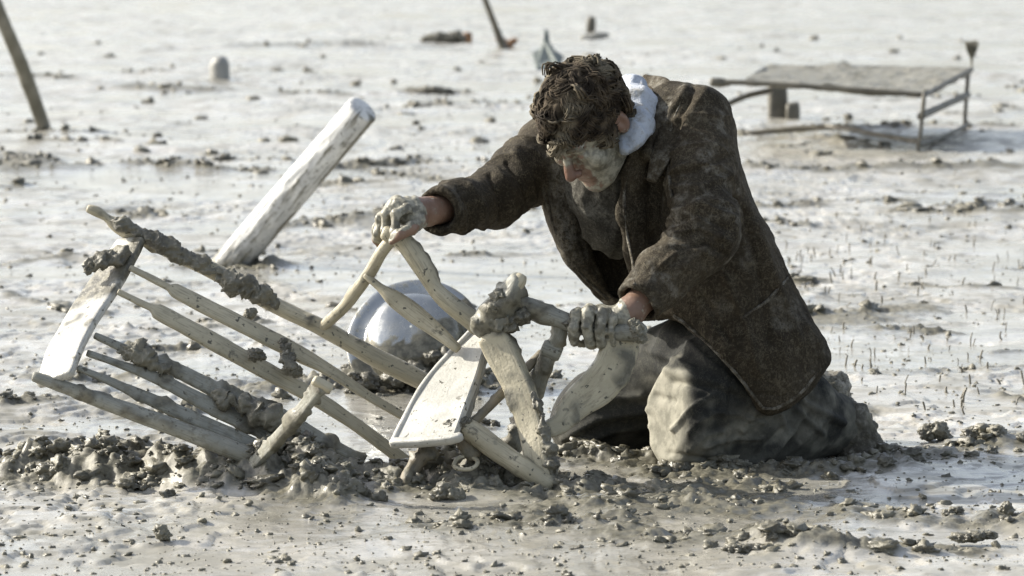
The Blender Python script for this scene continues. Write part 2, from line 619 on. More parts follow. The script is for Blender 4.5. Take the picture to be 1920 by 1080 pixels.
def mat_skin():
    m = Mat('muddy_skin')
    n1 = m.noise(18, 5, 0.6); n2 = m.noise(70, 5, 0.65); n3 = m.noise(230, 3)
    skin = m.mix(m.ramp(n1, 0.35, 0.65), (0.15, 0.092, 0.064), (0.20, 0.125, 0.088))
    skin = m.mix(m.attr('red'), skin, (0.145, 0.080, 0.056))
    mud = m.mix(m.ramp(n2, 0.38, 0.62), (0.15, 0.143, 0.11), (0.29, 0.277, 0.222))
    dk = m.math('MULTIPLY', m.ramp(m.noise(40, 4), 0.50, 0.62), 0.7)
    mud = m.mix(dk, mud, MUD_D)
    cov = m.math('ADD', m.attr('mud'), m.math('MULTIPLY', m.math('SUBTRACT', n2, 0.5), 0.9))
    c = m.mix(m.ramp(cov, 0.42, 0.58), skin, mud)
    b = m.bump(n2, 0.4, 0.003); b = m.bump(n3, 0.35, 0.001, b)
    return m.done(c, m.ramp(n2, 0.3, 0.7, 0.38, 0.6), b)

def mat_hair():
    m = Mat('hair')
    n = m.noise(35, 4); n2 = m.noise(12, 3)
    c = m.mix(m.ramp(n, 0.4, 0.6), (0.022, 0.017, 0.012), (0.070, 0.055, 0.038))
    c = m.mix(m.math('MULTIPLY', m.ramp(n2, 0.46, 0.62), 0.62), c, (0.17, 0.15, 0.11))
    return m.done(c, 0.85, None, spec=0.15)

def mat_metal():
    m = Mat('muddy_metal')
    n1 = m.noise(7, 5, 0.6); n2 = m.noise(40, 5, 0.65)
    mk = m.math('ADD', m.attr('mud'), m.math('MULTIPLY', m.math('SUBTRACT', n2, 0.5), 0.8))
    mk = m.ramp(mk, 0.42, 0.6)
    film = m.math('MULTIPLY', m.ramp(n1, 0.42, 0.7), 0.55)
    c = m.mix(film, (0.40, 0.41, 0.40), (0.26, 0.255, 0.22))
    c = m.mix(mk, c, m.mix(m.ramp(n2, 0.4, 0.6), MUD_D, MUD_M))
    inv = m.math('MULTIPLY', m.math('SUBTRACT', 1.0, mk), m.math('SUBTRACT', 1.0, film))
    return m.done(c, m.ramp(n2, 0.3, 0.7, 0.14, 0.30), m.bump(n1, 0.35, 0.01), metal=inv)

M = {
    'ground': mat_ground(),
    'clod': mat_clod('mud_clod_wet', rough=0.45),
    'cake': mat_clod('caked_mud', (0.075, 0.070, 0.052), (0.155, 0.147, 0.112), 0.55),
    'cream': mat_wood('cream_painted_wood_under_slurry', (0.43, 0.39, 0.285), (0.33, 0.30, 0.215), cover=0.58),
    'grey_wood': mat_wood('grey_slurry_on_wood', (0.27, 0.27, 0.23), (0.20, 0.20, 0.17), cover=0.5),
    'white': mat_wood('white_paint', (0.50, 0.49, 0.45), (0.36, 0.355, 0.32), cover=0.60, rough=0.4),
    'brown_wood': mat_wood('brown_wet_wood', (0.15, 0.125, 0.085), (0.23, 0.20, 0.14), cover=0.55),
    'far_wood': mat_wood('grey_weathered_wood', (0.13, 0.125, 0.095), (0.20, 0.19, 0.155), cover=0.55),
    'dark_iron': mat_wood('dark_muddy_iron', (0.07, 0.065, 0.05), (0.12, 0.11, 0.085), cover=0.6),
    'pole': mat_wood('peeling_white_pole', (0.62, 0.62, 0.60), (0.45, 0.455, 0.45), cover=0.60, rough=0.3),
    'jacket': mat_cloth('brown_jacket_cloth', (0.016, 0.0125, 0.0075), (0.033, 0.0255, 0.0155), (0.120, 0.104, 0.072), 0.54),
    'sweater': mat_cloth('muddy_sweater', (0.024, 0.022, 0.018), (0.048, 0.045, 0.036), (0.12, 0.115, 0.095), 0.52),
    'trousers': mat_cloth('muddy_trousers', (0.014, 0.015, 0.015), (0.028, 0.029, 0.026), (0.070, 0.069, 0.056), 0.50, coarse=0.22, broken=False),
    'boot': mat_cloth('muddy_boot', (0.05, 0.045, 0.035), (0.09, 0.085, 0.065), (0.19, 0.18, 0.14), 0.44, scratch=False, rough=0.6),
    'scarf': mat_cloth('pale_blue_scarf', (0.45, 0.48, 0.53), (0.30, 0.34, 0.40), (0.22, 0.215, 0.19), 0.52, scratch=False),
    'skin': mat_skin(),
    'hair': mat_hair(),
    'metal': mat_metal(),
    'rust': mat_clod('rusty_iron', (0.16, 0.075, 0.025), (0.26, 0.13, 0.05), 0.6),
    'grey': mat_clod('grey_stone', (0.20, 0.20, 0.185), (0.28, 0.28, 0.26), 0.5),
    'sheet': mat_clod('grey_green_sheet', (0.10, 0.12, 0.112), (0.14, 0.16, 0.15), 0.8),
    'straw': mat_clod('dry_straw', (0.11, 0.105, 0.075), (0.17, 0.16, 0.12), 0.7),
}
#==GROUND==
# ------------------------------------------------------------------ the mud flat
# ridges of thrown-up mud: photo points of the two ends, width in metres, height in metres, roughness
RIDGES = [
    ((-20, 872), (240, 900), 0.13, 0.050, 1.0), ((240, 900), (620, 925), 0.12, 0.055, 1.0),
    ((600, 915), (860, 915), 0.14, 0.050, 1.0), ((840, 905), (1060, 925), 0.12, 0.040, 1.0),
    ((1050, 960), (1330, 950), 0.16, 0.022, 0.5), ((1040, 850), (1220, 865), 0.10, 0.012, 0.9),
    ((1150, 1015), (1500, 1030), 0.08, 0.016, 0.55), ((1500, 1030), (1760, 1030), 0.07, 0.012, 0.6),
    ((1640, 868), (1930, 830), 0.09, 0.014, 0.6), ((1600, 960), (1930, 980), 0.10, 0.012, 0.45),
    ((800, 985), (1150, 985), 0.10, 0.012, 0.5), ((640, 720), (900, 725), 0.22, 0.018, 0.9),
    ((380, 500), (470, 498), 0.12, 0.025, 0.9), ((1220, 888), (1640, 884), 0.08, 0.010, 0.8), ((1240, 922), (1460, 915), 0.08, 0.006, 0.5),
    ((250, 312), (480, 322), 0.10, 0.025, 0.75), ((560, 318), (800, 302), 0.10, 0.022, 0.7),
    ((-20, 300), (60, 318), 0.25, 0.03, 0.8), ((520, 428), (700, 408), 0.10, 0.018, 0.7),
    ((1400, 318), (1900, 312), 0.10, 0.025, 0.6), ((1690, 398), (1910, 402), 0.10, 0.025, 0.8),
    ((1380, 388), (1500, 384), 0.10, 0.02, 0.6), ((1390, 250), (1700, 238), 0.10, 0.02, 0.6),
    ((770, 172), (860, 174), 0.15, 0.04, 0.9), ((560, 85), (660, 88), 0.5, 0.05, 0.5),
    ((270, 165), (360, 172), 0.3, 0.03, 0.6), ((1480, 522), (1530, 524), 0.05, 0.015, 0.7),
    ((0, 555), (160, 590), 0.05, 0.008, 0.4), ((0, 500), (130, 475), 0.06, 0.008, 0.4),
    ((1560, 600), (1900, 560), 0.12, 0.004, 0.2), ((1640, 705), (1900, 690), 0.07, 0.006, 0.3),
    ((0, 1000), (700, 1010), 0.2, 0.003, 0.10), ((1770, 236), (1900, 238), 0.10, 0.02, 0.5),
]
for _ in range(84):                                  # broken streaks of dark mud all over the flat
    _x, _y = RNG.uniform(-40, 1960), 120 + 700 * RNG.uniform(0, 1) ** 1.15
    _l = RNG.uniform(40, 210); _w = RNG.uniform(0.018, 0.045) * (1 if _y > 450 else 1.8)
    RIDGES.append(((_x, _y), (_x + _l, _y + RNG.normal(0, 7)), _w, RNG.uniform(0.004, 0.010) * (1 if _y > 450 else 1.6), RNG.uniform(0.35, 0.75)))
_RG = [(G(*a)[:2], G(*b)[:2], w, h, r) for a, b, w, h, r in RIDGES]

def ground_fields(x, y):
    """height and roughness of the mud at world x, y (arrays)"""
    p = np.stack([x, y, np.zeros_like(x)], 1)
    wx = x + 0.06 * vnoise(p * 5, 3); wy = y + 0.06 * vnoise(p * 5, 4)
    mound = np.zeros_like(x); rough = np.zeros_like(x)
    for a, b, w, h, r in _RG:
        ab = b - a
        t = np.clip(((wx - a[0]) * ab[0] + (wy - a[1]) * ab[1]) / (ab @ ab), 0, 1)
        g = np.exp(-((wx - a[0] - t * ab[0]) ** 2 + (wy - a[1] - t * ab[1]) ** 2) / (w * w))
        mound += g * h
        rough = np.maximum(rough, g * r)
    n1 = fbm(p * 2.2, 3, 20)
    patch = sstep(0.35, 0.75, fbm(p * np.array([2.6, 1.1, 1]), 3, 31)) * 0.28
    rough = np.clip(rough * 1.25 + patch, 0, 1)
    det = fbm(p * 9, 3, 40)
    lum = 0.6 * np.maximum(fbm(p * 26, 3, 50), -0.35) + 0.55 * (0.55 - np.abs(fbm(p * 17, 3, 55)))
    fin = vnoise(p * 85, 60)
    z = 0.006 * n1 + 0.004 * det * (0.3 + rough)
    z += mound * (0.75 + 0.35 * det)
    near = sstep(12.5, 10.5, y)
    z += rough * ((0.010 + 0.018 * near) * lum + 0.0055 * fin)
    # low scarps where the slurry has slumped
    sc1 = fbm(p * np.array([3.5, 2.2, 1]), 4, 70)
    z += 0.0065 * sstep(0.18, 0.24, sc1) - 0.006 * sstep(-0.26, -0.32, sc1)
    sc2 = fbm(p * np.array([11, 7, 1]), 3, 80)
    lm = sstep(-0.35, 0.35, fbm(p * np.array([1.3, 1.3, 1]), 2, 85))
    z += lm * (0.0055 * sstep(0.30, 0.35, sc2) - 0.006 * sstep(-0.36, -0.42, sc2))
    z += 0.0008 * vnoise(p * 45, 90) + 0.0009 * fbm(p * np.array([14, 50, 1]), 2, 95)
    wet = sstep(0.05, 0.45, fbm(p * np.array([0.9, 1.1, 1]) + 5, 3, 120)) * (1 - rough)
    z = z * (1 - 0.72 * wet)
    return z, wet, np.clip(sstep(0.12, 0.6, rough + 0.25 * lum * (rough > 0.08)), 0, 1)

def axis(parts):
    out = [parts[0][0]]
    for a, b, s0, s1 in parts:
        v = a
        while v < b - 1e-6:
            t = (v - a) / (b - a)
            v = min(b, v + s0 + (s1 - s0) * t)
            out.append(v)
    return np.array(out)

xs = axis([(-400, -30, 60, 8), (-30, -6, 4, 0.2), (-6, -1.5, 0.10, 0.013), (-1.5, 1.5, 0.0068, 0.0068),
           (1.5, 6, 0.013, 0.10), (6, 30, 0.2, 4), (30, 400, 8, 60)])
ys = axis([(-40, 3, 10, 1.5), (3, 6.9, 0.4, 0.03), (6.9, 8.0, 0.0085, 0.0085), (8.0, 8.9, 0.0058, 0.0058), (8.9, 9.6, 0.0085, 0.0085), (9.6, 16, 0.0095, 0.03), (16, 30, 0.032, 0.11),
           (30, 70, 0.12, 0.5), (70, 900, 2, 60)])
gx, gy = np.meshgrid(xs, ys, indexing='ij')
gz, gwet, gr = ground_fields(gx.ravel(), gy.ravel())
ni, nj = gx.shape
q = np.arange(ni * nj).reshape(ni, nj)
gF = np.stack([q[:-1, :-1].ravel(), q[1:, :-1].ravel(), q[1:, 1:].ravel(), q[:-1, 1:].ravel()], 1)
ground = obj('ground', np.stack([gx.ravel(), gy.ravel(), gz], 1), gF, M['ground'], attrs={'rough': gr, 'wet': gwet})
tag(ground, 'wide flat of wet pale grey mud with dark broken ridges', kind='structure')

def gh(x, y):
    return ground_fields(np.atleast_1d(np.asarray(x, float)), np.atleast_1d(np.asarray(y, float)))[0]

# ------------------------------------------------------------------ small clods lying in the mud
def scatter():
    pts = []
    def add(n, x0, y0, x1, y1, r0, r1):                    # photo-pixel box of the ground
        a = RNG.uniform(x0, x1, n); b = RNG.uniform(y0, y1, n)
        for i in range(n):
            g = G(a[i], b[i]); pts.append((g[0], g[1], RNG.uniform(0, 1) ** 2.2 * (r1 - r0) + r0))
    for a, b, w, h, r in _RG:
        L = np.linalg.norm(b - a)
        n = int(min(600, 360 * L * r * r * (w / 0.12) ** 0.5))
        if a[1] > 11: n = int(n * 0.3)
        t = RNG.uniform(0, 1, n); o = RNG.normal(0, w * 0.62, (n, 2))
        for i in range(n):
            c = a + t[i] * (b - a) + o[i]
            k = 1.0 if a[1] < 12 else 1.25
            pts.append((c[0], c[1], k * (0.0045 + 0.017 * RNG.uniform(0, 1) ** 2.6)))
    add(700, -60, 900, 1980, 1080, 0.0025, 0.009)
    add(1500, -60, 900, 1980, 1080, 0.0014, 0.0042)
    add(2600, -60, 420, 1980, 900, 0.0016, 0.0048)
    add(900, -100, 200, 2000, 420, 0.003, 0.009)
    add(260, -60, 500, 760, 900, 0.003, 0.009)
    add(260, 1300, 420, 1980, 900, 0.003, 0.009)
    add(300, -100, 300, 2000, 520, 0.003, 0.012)
    add(220, -100, 60, 2000, 300, 0.006, 0.04)
    pts = np.array(pts)
    z = gh(pts[:, 0], pts[:, 1])
    base = []
    for s in range(14):
        base.append(lump((0, 0, 0), 1.0, 2, s + 40, 0.55, 0.35, 0.85))
    base1 = [lump((0, 0, 0), 1.0, 1, s + 80, 0.5, 0.2, 0.8) for s in range(8)]
    base3 = [lump((0, 0, 0), 1.0, 3, s + 60, 0.50, 0.42, 0.9) for s in range(10)]
    out = []
    for (x, y, r), zz in zip(pts, z):
        bV, bF = base3[RNG.integers(10)] if r > 0.011 and y < 11 else (base1[RNG.integers(8)] if r < 0.004 else base[RNG.integers(14)])
        a = RNG.uniform(0, 6.28); c, s = math.cos(a), math.sin(a)
        R = np.array([[c, -s, 0], [s, c, 0], [0, 0, 1]])
        t = RNG.uniform(-0.5, 0.5); R2 = np.array([[1, 0, 0], [0, math.cos(t), -math.sin(t)], [0, math.sin(t), math.cos(t)]])
        st = np.array([RNG.uniform(0.8, 1.7), RNG.uniform(0.7, 1.2), RNG.uniform(0.55, 1.0)]) * r
        out.append(((bV * st) @ R2.T @ R.T + (x, y, zz + r * 0.05), bF))
    return merge(out)

cV, cF = scatter()
tag(obj('mud_clods', cV, cF, M['clod']), 'countless small dark clods strewn over the wet mud', 'mud clods', kind='stuff')
# ------------------------------------------------------------------ the wrecked armchair
chair = empty('armchair', tuple(W(700, 760, 8.6)), 'broken spindle back armchair lying on its side, caked in pale mud', 'chair')
NB = (-0.35, -0.55, 0.6)
MUDDY = (0.016, 30, 0.05)
LIGHT = (0.005, 26, 0.6)
HEAVY = (0.020, 26, -0.15)
CR, GW, WH = M['cream'], M['grey_wood'], M['white']

# crest rail: broad curved board
cr = bar('crest_rail', [(246, 452, 8.74, 34, 9), (210, 512, 8.68, 42, 10), (166, 580, 8.60, 47, 10), (128, 645, 8.50, 47, 10), (103, 712, 8.42, 42, 9)],
    (-0.55, -0.6, 0.55), WH, chair, ns=28, power=5, seed=2)
co = np.zeros(len(cr.data.vertices) * 3); cr.data.vertices.foreach_get('co', co); co = co.reshape(-1, 3) + np.array(chair.location)
crx, cry = proj(co[:, 0], co[:, 1], co[:, 2])
n_ = 20 * fbm(co * 22, 3, 3)
mk = sstep(12, -4, np.abs(cry + 0.45 * (crx - 200) - 506 + n_) - 38) + 0.9 * sstep(.55, .75, fbm(co * 30, 2, 8))
at = cr.data.attributes['mud']; at.data.foreach_set('value', np.clip(mk, 0, 1).astype(np.float32))
# back posts
bar('back_post', [(166, 391, 8.76, 9), (182, 397, 8.76, 11), (200, 408, 8.76, 8), (214, 418, 8.76, 13), (240, 432, 8.76, 17), (290, 456, 8.75, 15), (400, 508, 8.75, 16),
                  (470, 545, 8.75, 17), (520, 574, 8.75, 15), (610, 618, 8.74, 16), (700, 668, 8.74, 18), (796, 716, 8.73, 18)],
    NB, CR, chair, mud=LIGHT, seed=3)
bar('back_post', [(64, 706, 8.42, 10), (110, 722, 8.42, 12), (180, 748, 8.42, 14), (300, 792, 8.41, 16), (470, 856, 8.40, 18), (560, 892, 8.40, 18), (640, 925, 8.40, 16)],
    NB, GW, chair, mud=(0.006, 26, 0.35), seed=4)
# spindles
SP = [
    (CR, 8.66, [(244, 502, 6), (290, 525, 7), (318, 540, 7), (325, 543, 14), (350, 556, 16), (420, 592, 17), (540, 652, 17), (620, 696, 13), (690, 742, 10), (756, 780, 9)], None),
    (CR, 8.62, [(222, 547, 6), (262, 567, 7), (286, 578, 8), (292, 582, 15), (320, 597, 17), (400, 640, 18), (500, 696, 18), (590, 745, 16), (680, 806, 14), (768, 872, 14)], None),
    (GW, 8.53, [(178, 629, 6), (220, 648, 8), (262, 668, 12), (330, 694, 15), (420, 738, 17), (520, 780, 20), (600, 824, 15), (680, 862, 10)], (0.012, 24, 0.1)),
    (GW, 8.50, [(164, 662, 6), (230, 685, 8), (300, 712, 13), (400, 764, 17), (500, 810, 17), (590, 846, 13), (690, 886, 12)], (0.009, 24, 0.2)),
    (GW, 8.46, [(146, 690, 6), (200, 712, 8), (280, 748, 13), (380, 792, 15), (470, 832, 15), (560, 874, 12)], (0.008, 24, 0.25)),
]
for mt, Y, pts, mud in SP:
    bar('spindle', [(a, b, Y + 0.0001 * (a - 400), w, max(4.5, w * 0.45)) for a, b, w in pts], (-0.1, -0.75, 0.65), mt, chair, mud=mud, seed=int(Y * 100), power=2.6)
# upper arm held by the raised hand, its post and slat
bar('arm_post', [(744, 440, 8.545, 11), (718, 470, 8.56, 12), (690, 516, 8.60, 12), (648, 572, 8.67, 11), (606, 612, 8.73, 10)], NB, CR, chair, mud=LIGHT, seed=11)
bar('armrest', [(722, 436, 8.545, 15), (756, 452, 8.54, 18), (792, 500, 8.535, 19), (812, 536, 8.53, 15), (840, 566, 8.525, 18), (900, 612, 8.52, 20)], NB, CR, chair, mud=LIGHT, seed=12)
bar('spindle', [(686, 516, 8.59, 7), (714, 540, 8.58, 8), (732, 554, 8.572, 14, 8), (748, 566, 8.57, 17, 8), (780, 590, 8.56, 18, 8), (816, 618, 8.55, 15, 8), (858, 654, 8.53, 9)], (-0.3, -0.8, 0.5), CR, chair, seed=13)
# lower arm, a stub with a flat end
bar('arm_post', [(474, 872, 8.38, 14, 8), (510, 834, 8.33, 13, 8), (556, 782, 8.27, 13, 8), (590, 738, 8.23, 14, 8), (604, 722, 8.215, 17, 10)], (-0.5, -0.75, 0.4), GW, chair, power=5, mud=(0.008, 40, 0.1), seed=14)
bar('arm_cap', [(590, 713, 8.205, 10), (618, 729, 8.21, 10)], NB, CR, chair, power=3, seed=15)

# seat: a shallow tray with a rim, extruded from its own plane
SN = nrm((-0.36, -0.50, 0.79))
SP0 = W(735, 828, 8.38)
def on_seat(px, py):
    a, b = (px - 960) / FPX, -(py - 540) / FPX
    d = np.array([a, cp + b * sp_, -sp_ + b * cp]); c = np.array([0, 0, CAMZ])
    return c + d * (((SP0 - c) @ SN) / (d @ SN))
def slab(name, pts, thick, mat, parent, lift=0.0, n=SN, fn=on_seat, bev=0.003):
    top = np.array([fn(*p) for p in pts]) + n * lift
    c = top.mean(0)
    inn = top + (c - top) / np.linalg.norm(c - top, axis=1)[:, None] * bev
    k = len(pts)
    V = np.vstack([inn, top - n * bev, top - n * thick])
    F = [tuple(range(k)), tuple(reversed(range(2 * k, 3 * k)))]
    for r in (0, 1):
        for i in range(k):
            j = (i + 1) % k
            F.append((r * k + i, (r + 1) * k + i, (r + 1) * k + j, r * k + j))
    o = obj(name, V, F, mat, parent, smooth=False)
    bm = bmesh.new(); bm.from_mesh(o.data); bmesh.ops.recalc_face_normals(bm, faces=bm.faces); bm.to_mesh(o.data); bm.free()
    return o
seat = slab('seat', [(888, 614), (862, 640), (836, 668), (806, 704), (780, 742), (756, 785), (735, 828), (850, 816), (874, 752), (894, 700), (908, 648), (904, 622)], 0.016, WH, chair)
def seat_bar(name, pts, mat, parent, **kw):
    P = []
    for px, py, w, t, lift in pts:
        q = on_seat(px, py) + SN * lift
        P.append(list(q) + [w * 8.5 / FPX, t * 8.5 / FPX])
    V, F, mm = sweep(P, SN, **kw)
    return obj(name, V, F, mat, parent, attrs={'mud': mm})
seat_bar('rim', [(890, 616, 5, 5, .003), (838, 668, 6, 5, .000), (806, 704, 6, 5, .000), (778, 746, 6, 5, .000), (756, 788, 6, 5, .000), (737, 826, 6, 5, .000)], WH, seat, seed=20)
seat_bar('front_lip', [(737, 832, 8, 9, .002), (790, 830, 8, 9, .002), (850, 824, 8, 9, .002), (864, 818, 7, 8, .0)], WH, seat, power=3.5, seed=22)
#seat_bar('crack', [(904, 652, 2.5, 2, .0012), (880, 708, 3, 2, .0012), (852, 760, 3, 2, .0012), (812, 806, 2.5, 2, .0012)], M['cake'], seat, seed=23)
bar('seat_rail', [(912, 655, 8.56, 10, 6), (896, 700, 8.53, 15, 8), (880, 750, 8.50, 15, 8), (868, 796, 8.46, 11, 8)], (-0.7, -0.4, 0.5), M['white'], chair, mud=(0.004, 30, 0.1), seed=24, power=3)
bar('seat_rail', [(858, 806, 8.40, 13, 9), (872, 830, 8.39, 17, 10), (890, 858, 8.38, 14, 9)], NB, M['brown_wood'], chair, mud=LIGHT, seed=25)

# legs and stretchers on the underside
bar('leg', [(922, 628, 8.46, 27, 15), (942, 664, 8.45, 30, 16), (972, 726, 8.42, 28, 16), (994, 790, 8.39, 26, 15), (1006, 850, 8.36, 24, 15), (1020, 925, 8.34, 22, 15), (1030, 965, 8.33, 20, 15)],
    (-0.42, -0.88, 0.2), CR, chair, power=6, ns=28, mud=(0.005, 22, 0.5), seed=30)
bar('leg', [(862, 796, 8.39, 17), (890, 812, 8.38, 21), (935, 846, 8.36, 21), (985, 880, 8.34, 20), (1030, 910, 8.33, 17)], NB, CR, chair, mud=(0.004, 26, 0.4), seed=31)
bar('leg', [(806, 838, 8.41, 16), (786, 862, 8.40, 14), (764, 894, 8.38, 13), (742, 925, 8.37, 12)], NB, M['brown_wood'], chair, mud=MUDDY, seed=32)
bar('leg', [(1166, 628, 8.462, 36, 12), (1160, 656, 8.458, 37, 12), (1148, 690, 8.45, 37, 12), (1120, 726, 8.44, 36, 12), (1088, 752, 8.43, 31, 12), (1066, 774, 8.42, 25, 12), (1050, 794, 8.41, 20, 12), (1026, 806, 8.40, 16, 12)],
    (0.38, -0.9, 0.15), CR, chair, power=6, ns=28, mud=(0.004, 22, 0.6), seed=33)
bar('stretcher', [(1016, 662, 8.52, 9), (962, 716, 8.48, 10), (888, 792, 8.42, 9)], (-0.4, -0.6, 0.6), M['brown_wood'], chair, seed=34, mud=LIGHT)
bar('stretcher', [(972, 568, 8.47, 17), (1010, 582, 8.465, 18), (1050, 598, 8.46, 17), (1090, 612, 8.455, 17), (1150, 622, 8.45, 17), (1194, 622, 8.445, 20), (1202, 626, 8.445, 17)], NB, GW, chair, mud=(0.008, 28, 0.15), seed=35)
bar('stretcher', [(1044, 596, 8.47, 13), (1050, 622, 8.475, 15), (1040, 648, 8.48, 15), (1024, 678, 8.49, 14), (1012, 706, 8.50, 17), (1004, 742, 8.51, 16)], NB, GW, chair, mud=(0.008, 30, 0.2), seed=36)
bar('collar', [(1022, 652, 8.48, 17), (1046, 662, 8.48, 17)], NB, GW, chair, seed=37, step=0.004)
bar('leg', [(900, 618, 8.485, 24), (922, 594, 8.475, 30), (940, 570, 8.46, 25), (958, 545, 8.45, 20), (972, 522, 8.44, 15)], NB, GW, chair, mud=MUDDY, seed=38)
bar('foot', [(958, 548, 8.445, 13), (972, 528, 8.44, 15), (978, 518, 8.44, 11)], NB, M['cream'], chair, seed=39)
bar('leg', [(962, 845, 8.52, 14), (976, 815, 8.53, 16), (984, 780, 8.54, 9)], NB, GW, chair, mud=MUDDY, seed=40)
# pale ring of a turned socket lying under the seat
def torus(name, c, R, r, n, mat, parent, seed):
    n = nrm(n); a = nrm(np.cross(n, (0.3, 0.2, 1))); b = np.cross(n, a)
    V, F = [], []
    for i in range(28):
        t = 2 * math.pi * i / 28
        d = a * math.cos(t) + b * math.sin(t)
        for j in range(8):
            u = 2 * math.pi * j / 8
            V.append(np.asarray(c) + d * (R + r * math.cos(u)) + n * r * math.sin(u))
    for i in range(28):
        for j in range(8):
            F.append((i * 8 + j, i * 8 + (j + 1) % 8, (i + 1) % 28 * 8 + (j + 1) % 8, (i + 1) % 28 * 8 + j))
    V = np.array(V)
    V += fbm(V * 40, 2, seed)[:, None] * 0.0015
    return obj(name, V, F, mat, parent)
torus('socket_ring', W(874, 868, 8.36), 0.024, 0.0045, (-0.1, -0.45, 0.9), CR, chair, 5)

# lumps of mud stuck to the wood
def clump(pts, seed, flat=0.8, sub=4, parent=chair, mat=None):
    parts = []
    for i, (px, py, Y, r) in enumerate(densify(densify(pts))):
        parts.append(lump(W(px, py, Y), r * Y / FPX, sub, seed + i * 3, 0.38, 0.2, flat))
    V, F = merge(parts)
    return obj('mud_clump', V, F, mat or M['cake'], parent)
def crust(pts, seed, amp=0.010, **kw):
    """an uneven smear of mud lying along a member: (px, py, Y, half width, half height)"""
    P = []
    q = catmull(np.array(pts, float), 14)
    rr = np.random.default_rng(seed)
    for i, (px, py, Y, w, t) in enumerate(q):
        k = 0.72 * rr.uniform(.55, 1.35) * (0.5 if i in (0, 13) else 1)
        P.append(list(W(px + rr.normal(0, 1.5), py + rr.normal(0, 2.5), Y)) + [w * k * Y / FPX, t * k * Y / FPX])
    V, F, mm = sweep(P, NB, ns=40, step=0.0028, seed=seed)
    c = catmull(np.array(P)[:, :3], 60)
    j = np.argmin(((V[:, None, :] - c[None]) ** 2).sum(2), 1)
    N = V - c[j]; N /= np.maximum(np.linalg.norm(N, axis=1), 1e-6)[:, None]
    n = 0.55 * fbm(V * 42, 2, seed + 1) + 0.5 * (0.45 - np.abs(fbm(V * 75, 3, seed + 2))) + 0.3 * fbm(V * 170, 2, seed + 3)
    V = V + N * (amp * n)[:, None]
    return obj('mud_clump', V, F, M['cake'], chair)
crust([(212, 414, 8.74, 19, 17), (244, 430, 8.74, 21, 20), (300, 456, 8.735, 17, 15), (360, 486, 8.735, 18, 16), (408, 508, 8.73, 17, 15)], 3)
crust([(404, 510, 8.735, 17, 16), (436, 528, 8.73, 24, 22), (476, 544, 8.73, 25, 23), (518, 572, 8.735, 15, 14)], 21, 0.013)
clump([(472, 586, 8.70, 11), (462, 596, 8.70, 7)], 33)
crust([(158, 508, 8.645, 14, 12), (186, 494, 8.65, 22, 16), (214, 486, 8.665, 24, 17), (238, 466, 8.70, 18, 14)], 41, 0.016)
crust([(226, 650, 8.51, 12, 12), (252, 662, 8.50, 22, 24), (280, 676, 8.50, 22, 20), (318, 694, 8.50, 12, 10)], 57, 0.015)
clump([(478, 664, 8.60, 14), (490, 668, 8.60, 9)], 66)
clump([(546, 690, 8.60, 17), (556, 700, 8.60, 10), (532, 640, 8.64, 9)], 71)
crust([(400, 736, 8.50, 14, 12), (450, 758, 8.49, 24, 22), (500, 780, 8.48, 30, 26), (550, 806, 8.48, 18, 16)], 75, 0.010)
crust([(888, 606, 8.46, 16, 15), (920, 606, 8.45, 22, 20), (960, 600, 8.45, 22, 20), (992, 584, 8.455, 14, 14)], 81, 0.014)
crust([(922, 592, 8.44, 14, 16), (930, 566, 8.435, 19, 18), (944, 546, 8.435, 14, 14)], 91, 0.014)
clump([(1192, 618, 8.43, 14), (1200, 634, 8.43, 11), (1188, 602, 8.435, 9)], 99)
clump([(850, 798, 8.37, 16), (872, 790, 8.38, 13), (842, 812, 8.365, 9)], 105)
crust([(1000, 735, 8.385, 10, 14), (1018, 790, 8.365, 13, 16), (1030, 850, 8.345, 15, 18), (1038, 915, 8.335, 22, 22)], 111)
clump([(1066, 606, 8.44, 10), (1082, 600, 8.44, 12)], 117)

# ------------------------------------------------------------------ things round about
def lathe(prof, c, axis_dir, ns=64):
    n = nrm(axis_dir); a = nrm(np.cross(n, (1, 0.2, 0.1))); b = np.cross(n, a)
    V, F = [], []
    for r, h in prof:
        for i in range(ns):
            t = 2 * math.pi * i / ns
            V.append(np.asarray(c) + n * h + (a * math.cos(t) + b * math.sin(t)) * r)
    m = len(prof)
    for k in range(m - 1):
        for i in range(ns):
            j = (i + 1) % ns
            F.append((k * ns + i, k * ns + j, (k + 1) * ns + j, (k + 1) * ns + i))
    return np.array(V), F

# dented metal basin
bc = W(778, 640, 10.22)
bn = nrm((-0.10, -0.84, 0.52))
prof = [(0.163, -0.010), (0.170, -0.006), (0.171, 0.0), (0.166, 0.004), (0.150, 0.002), (0.128, -0.002), (0.122, 0.004), (0.119, 0.018), (0.113, 0.045), (0.100, 0.066),
        (0.080, 0.078), (0.04, 0.084), (0.003, 0.085)]
V, F = lathe(prof, bc, bn)
V = V + bn * (0.004 * fbm(V * 9, 2, 8))[:, None]
px_, py_ = proj(V[:, 0], V[:, 1], V[:, 2])
rr = np.linalg.norm(V - bc - np.outer((V - bc) @ bn, bn), axis=1)
mk = sstep(-35, 45, (px_ - 775) * 0.55 + (py_ - 622) + 26 * fbm(V * 14, 3, 4)) + 0.20 * sstep(.118, .128, rr) + 0.20 + 0.25 * sstep(.2, .8, fbm(V * 30, 3, 44))
basin = obj('basin', V, F, M['metal'], None, attrs={'mud': mk}, base=bc)
tag(basin, 'round shiny metal basin with a domed bottom, half buried in mud behind the chair', 'basin')
V, F = merge([lump(W(a, b, 10.12), r * 10.2 / FPX, 4, 200 + i, 0.35, 0.2, 0.7) for i, (a, b, r) in enumerate(
    [(690, 718, 24), (740, 712, 24), (790, 700, 30), (836, 676, 28), (812, 668, 18), (850, 700, 30), (664, 706, 14), (770, 690, 16), (885, 706, 26)])])
obj('mud_clump', V, F, M['cake'], basin)

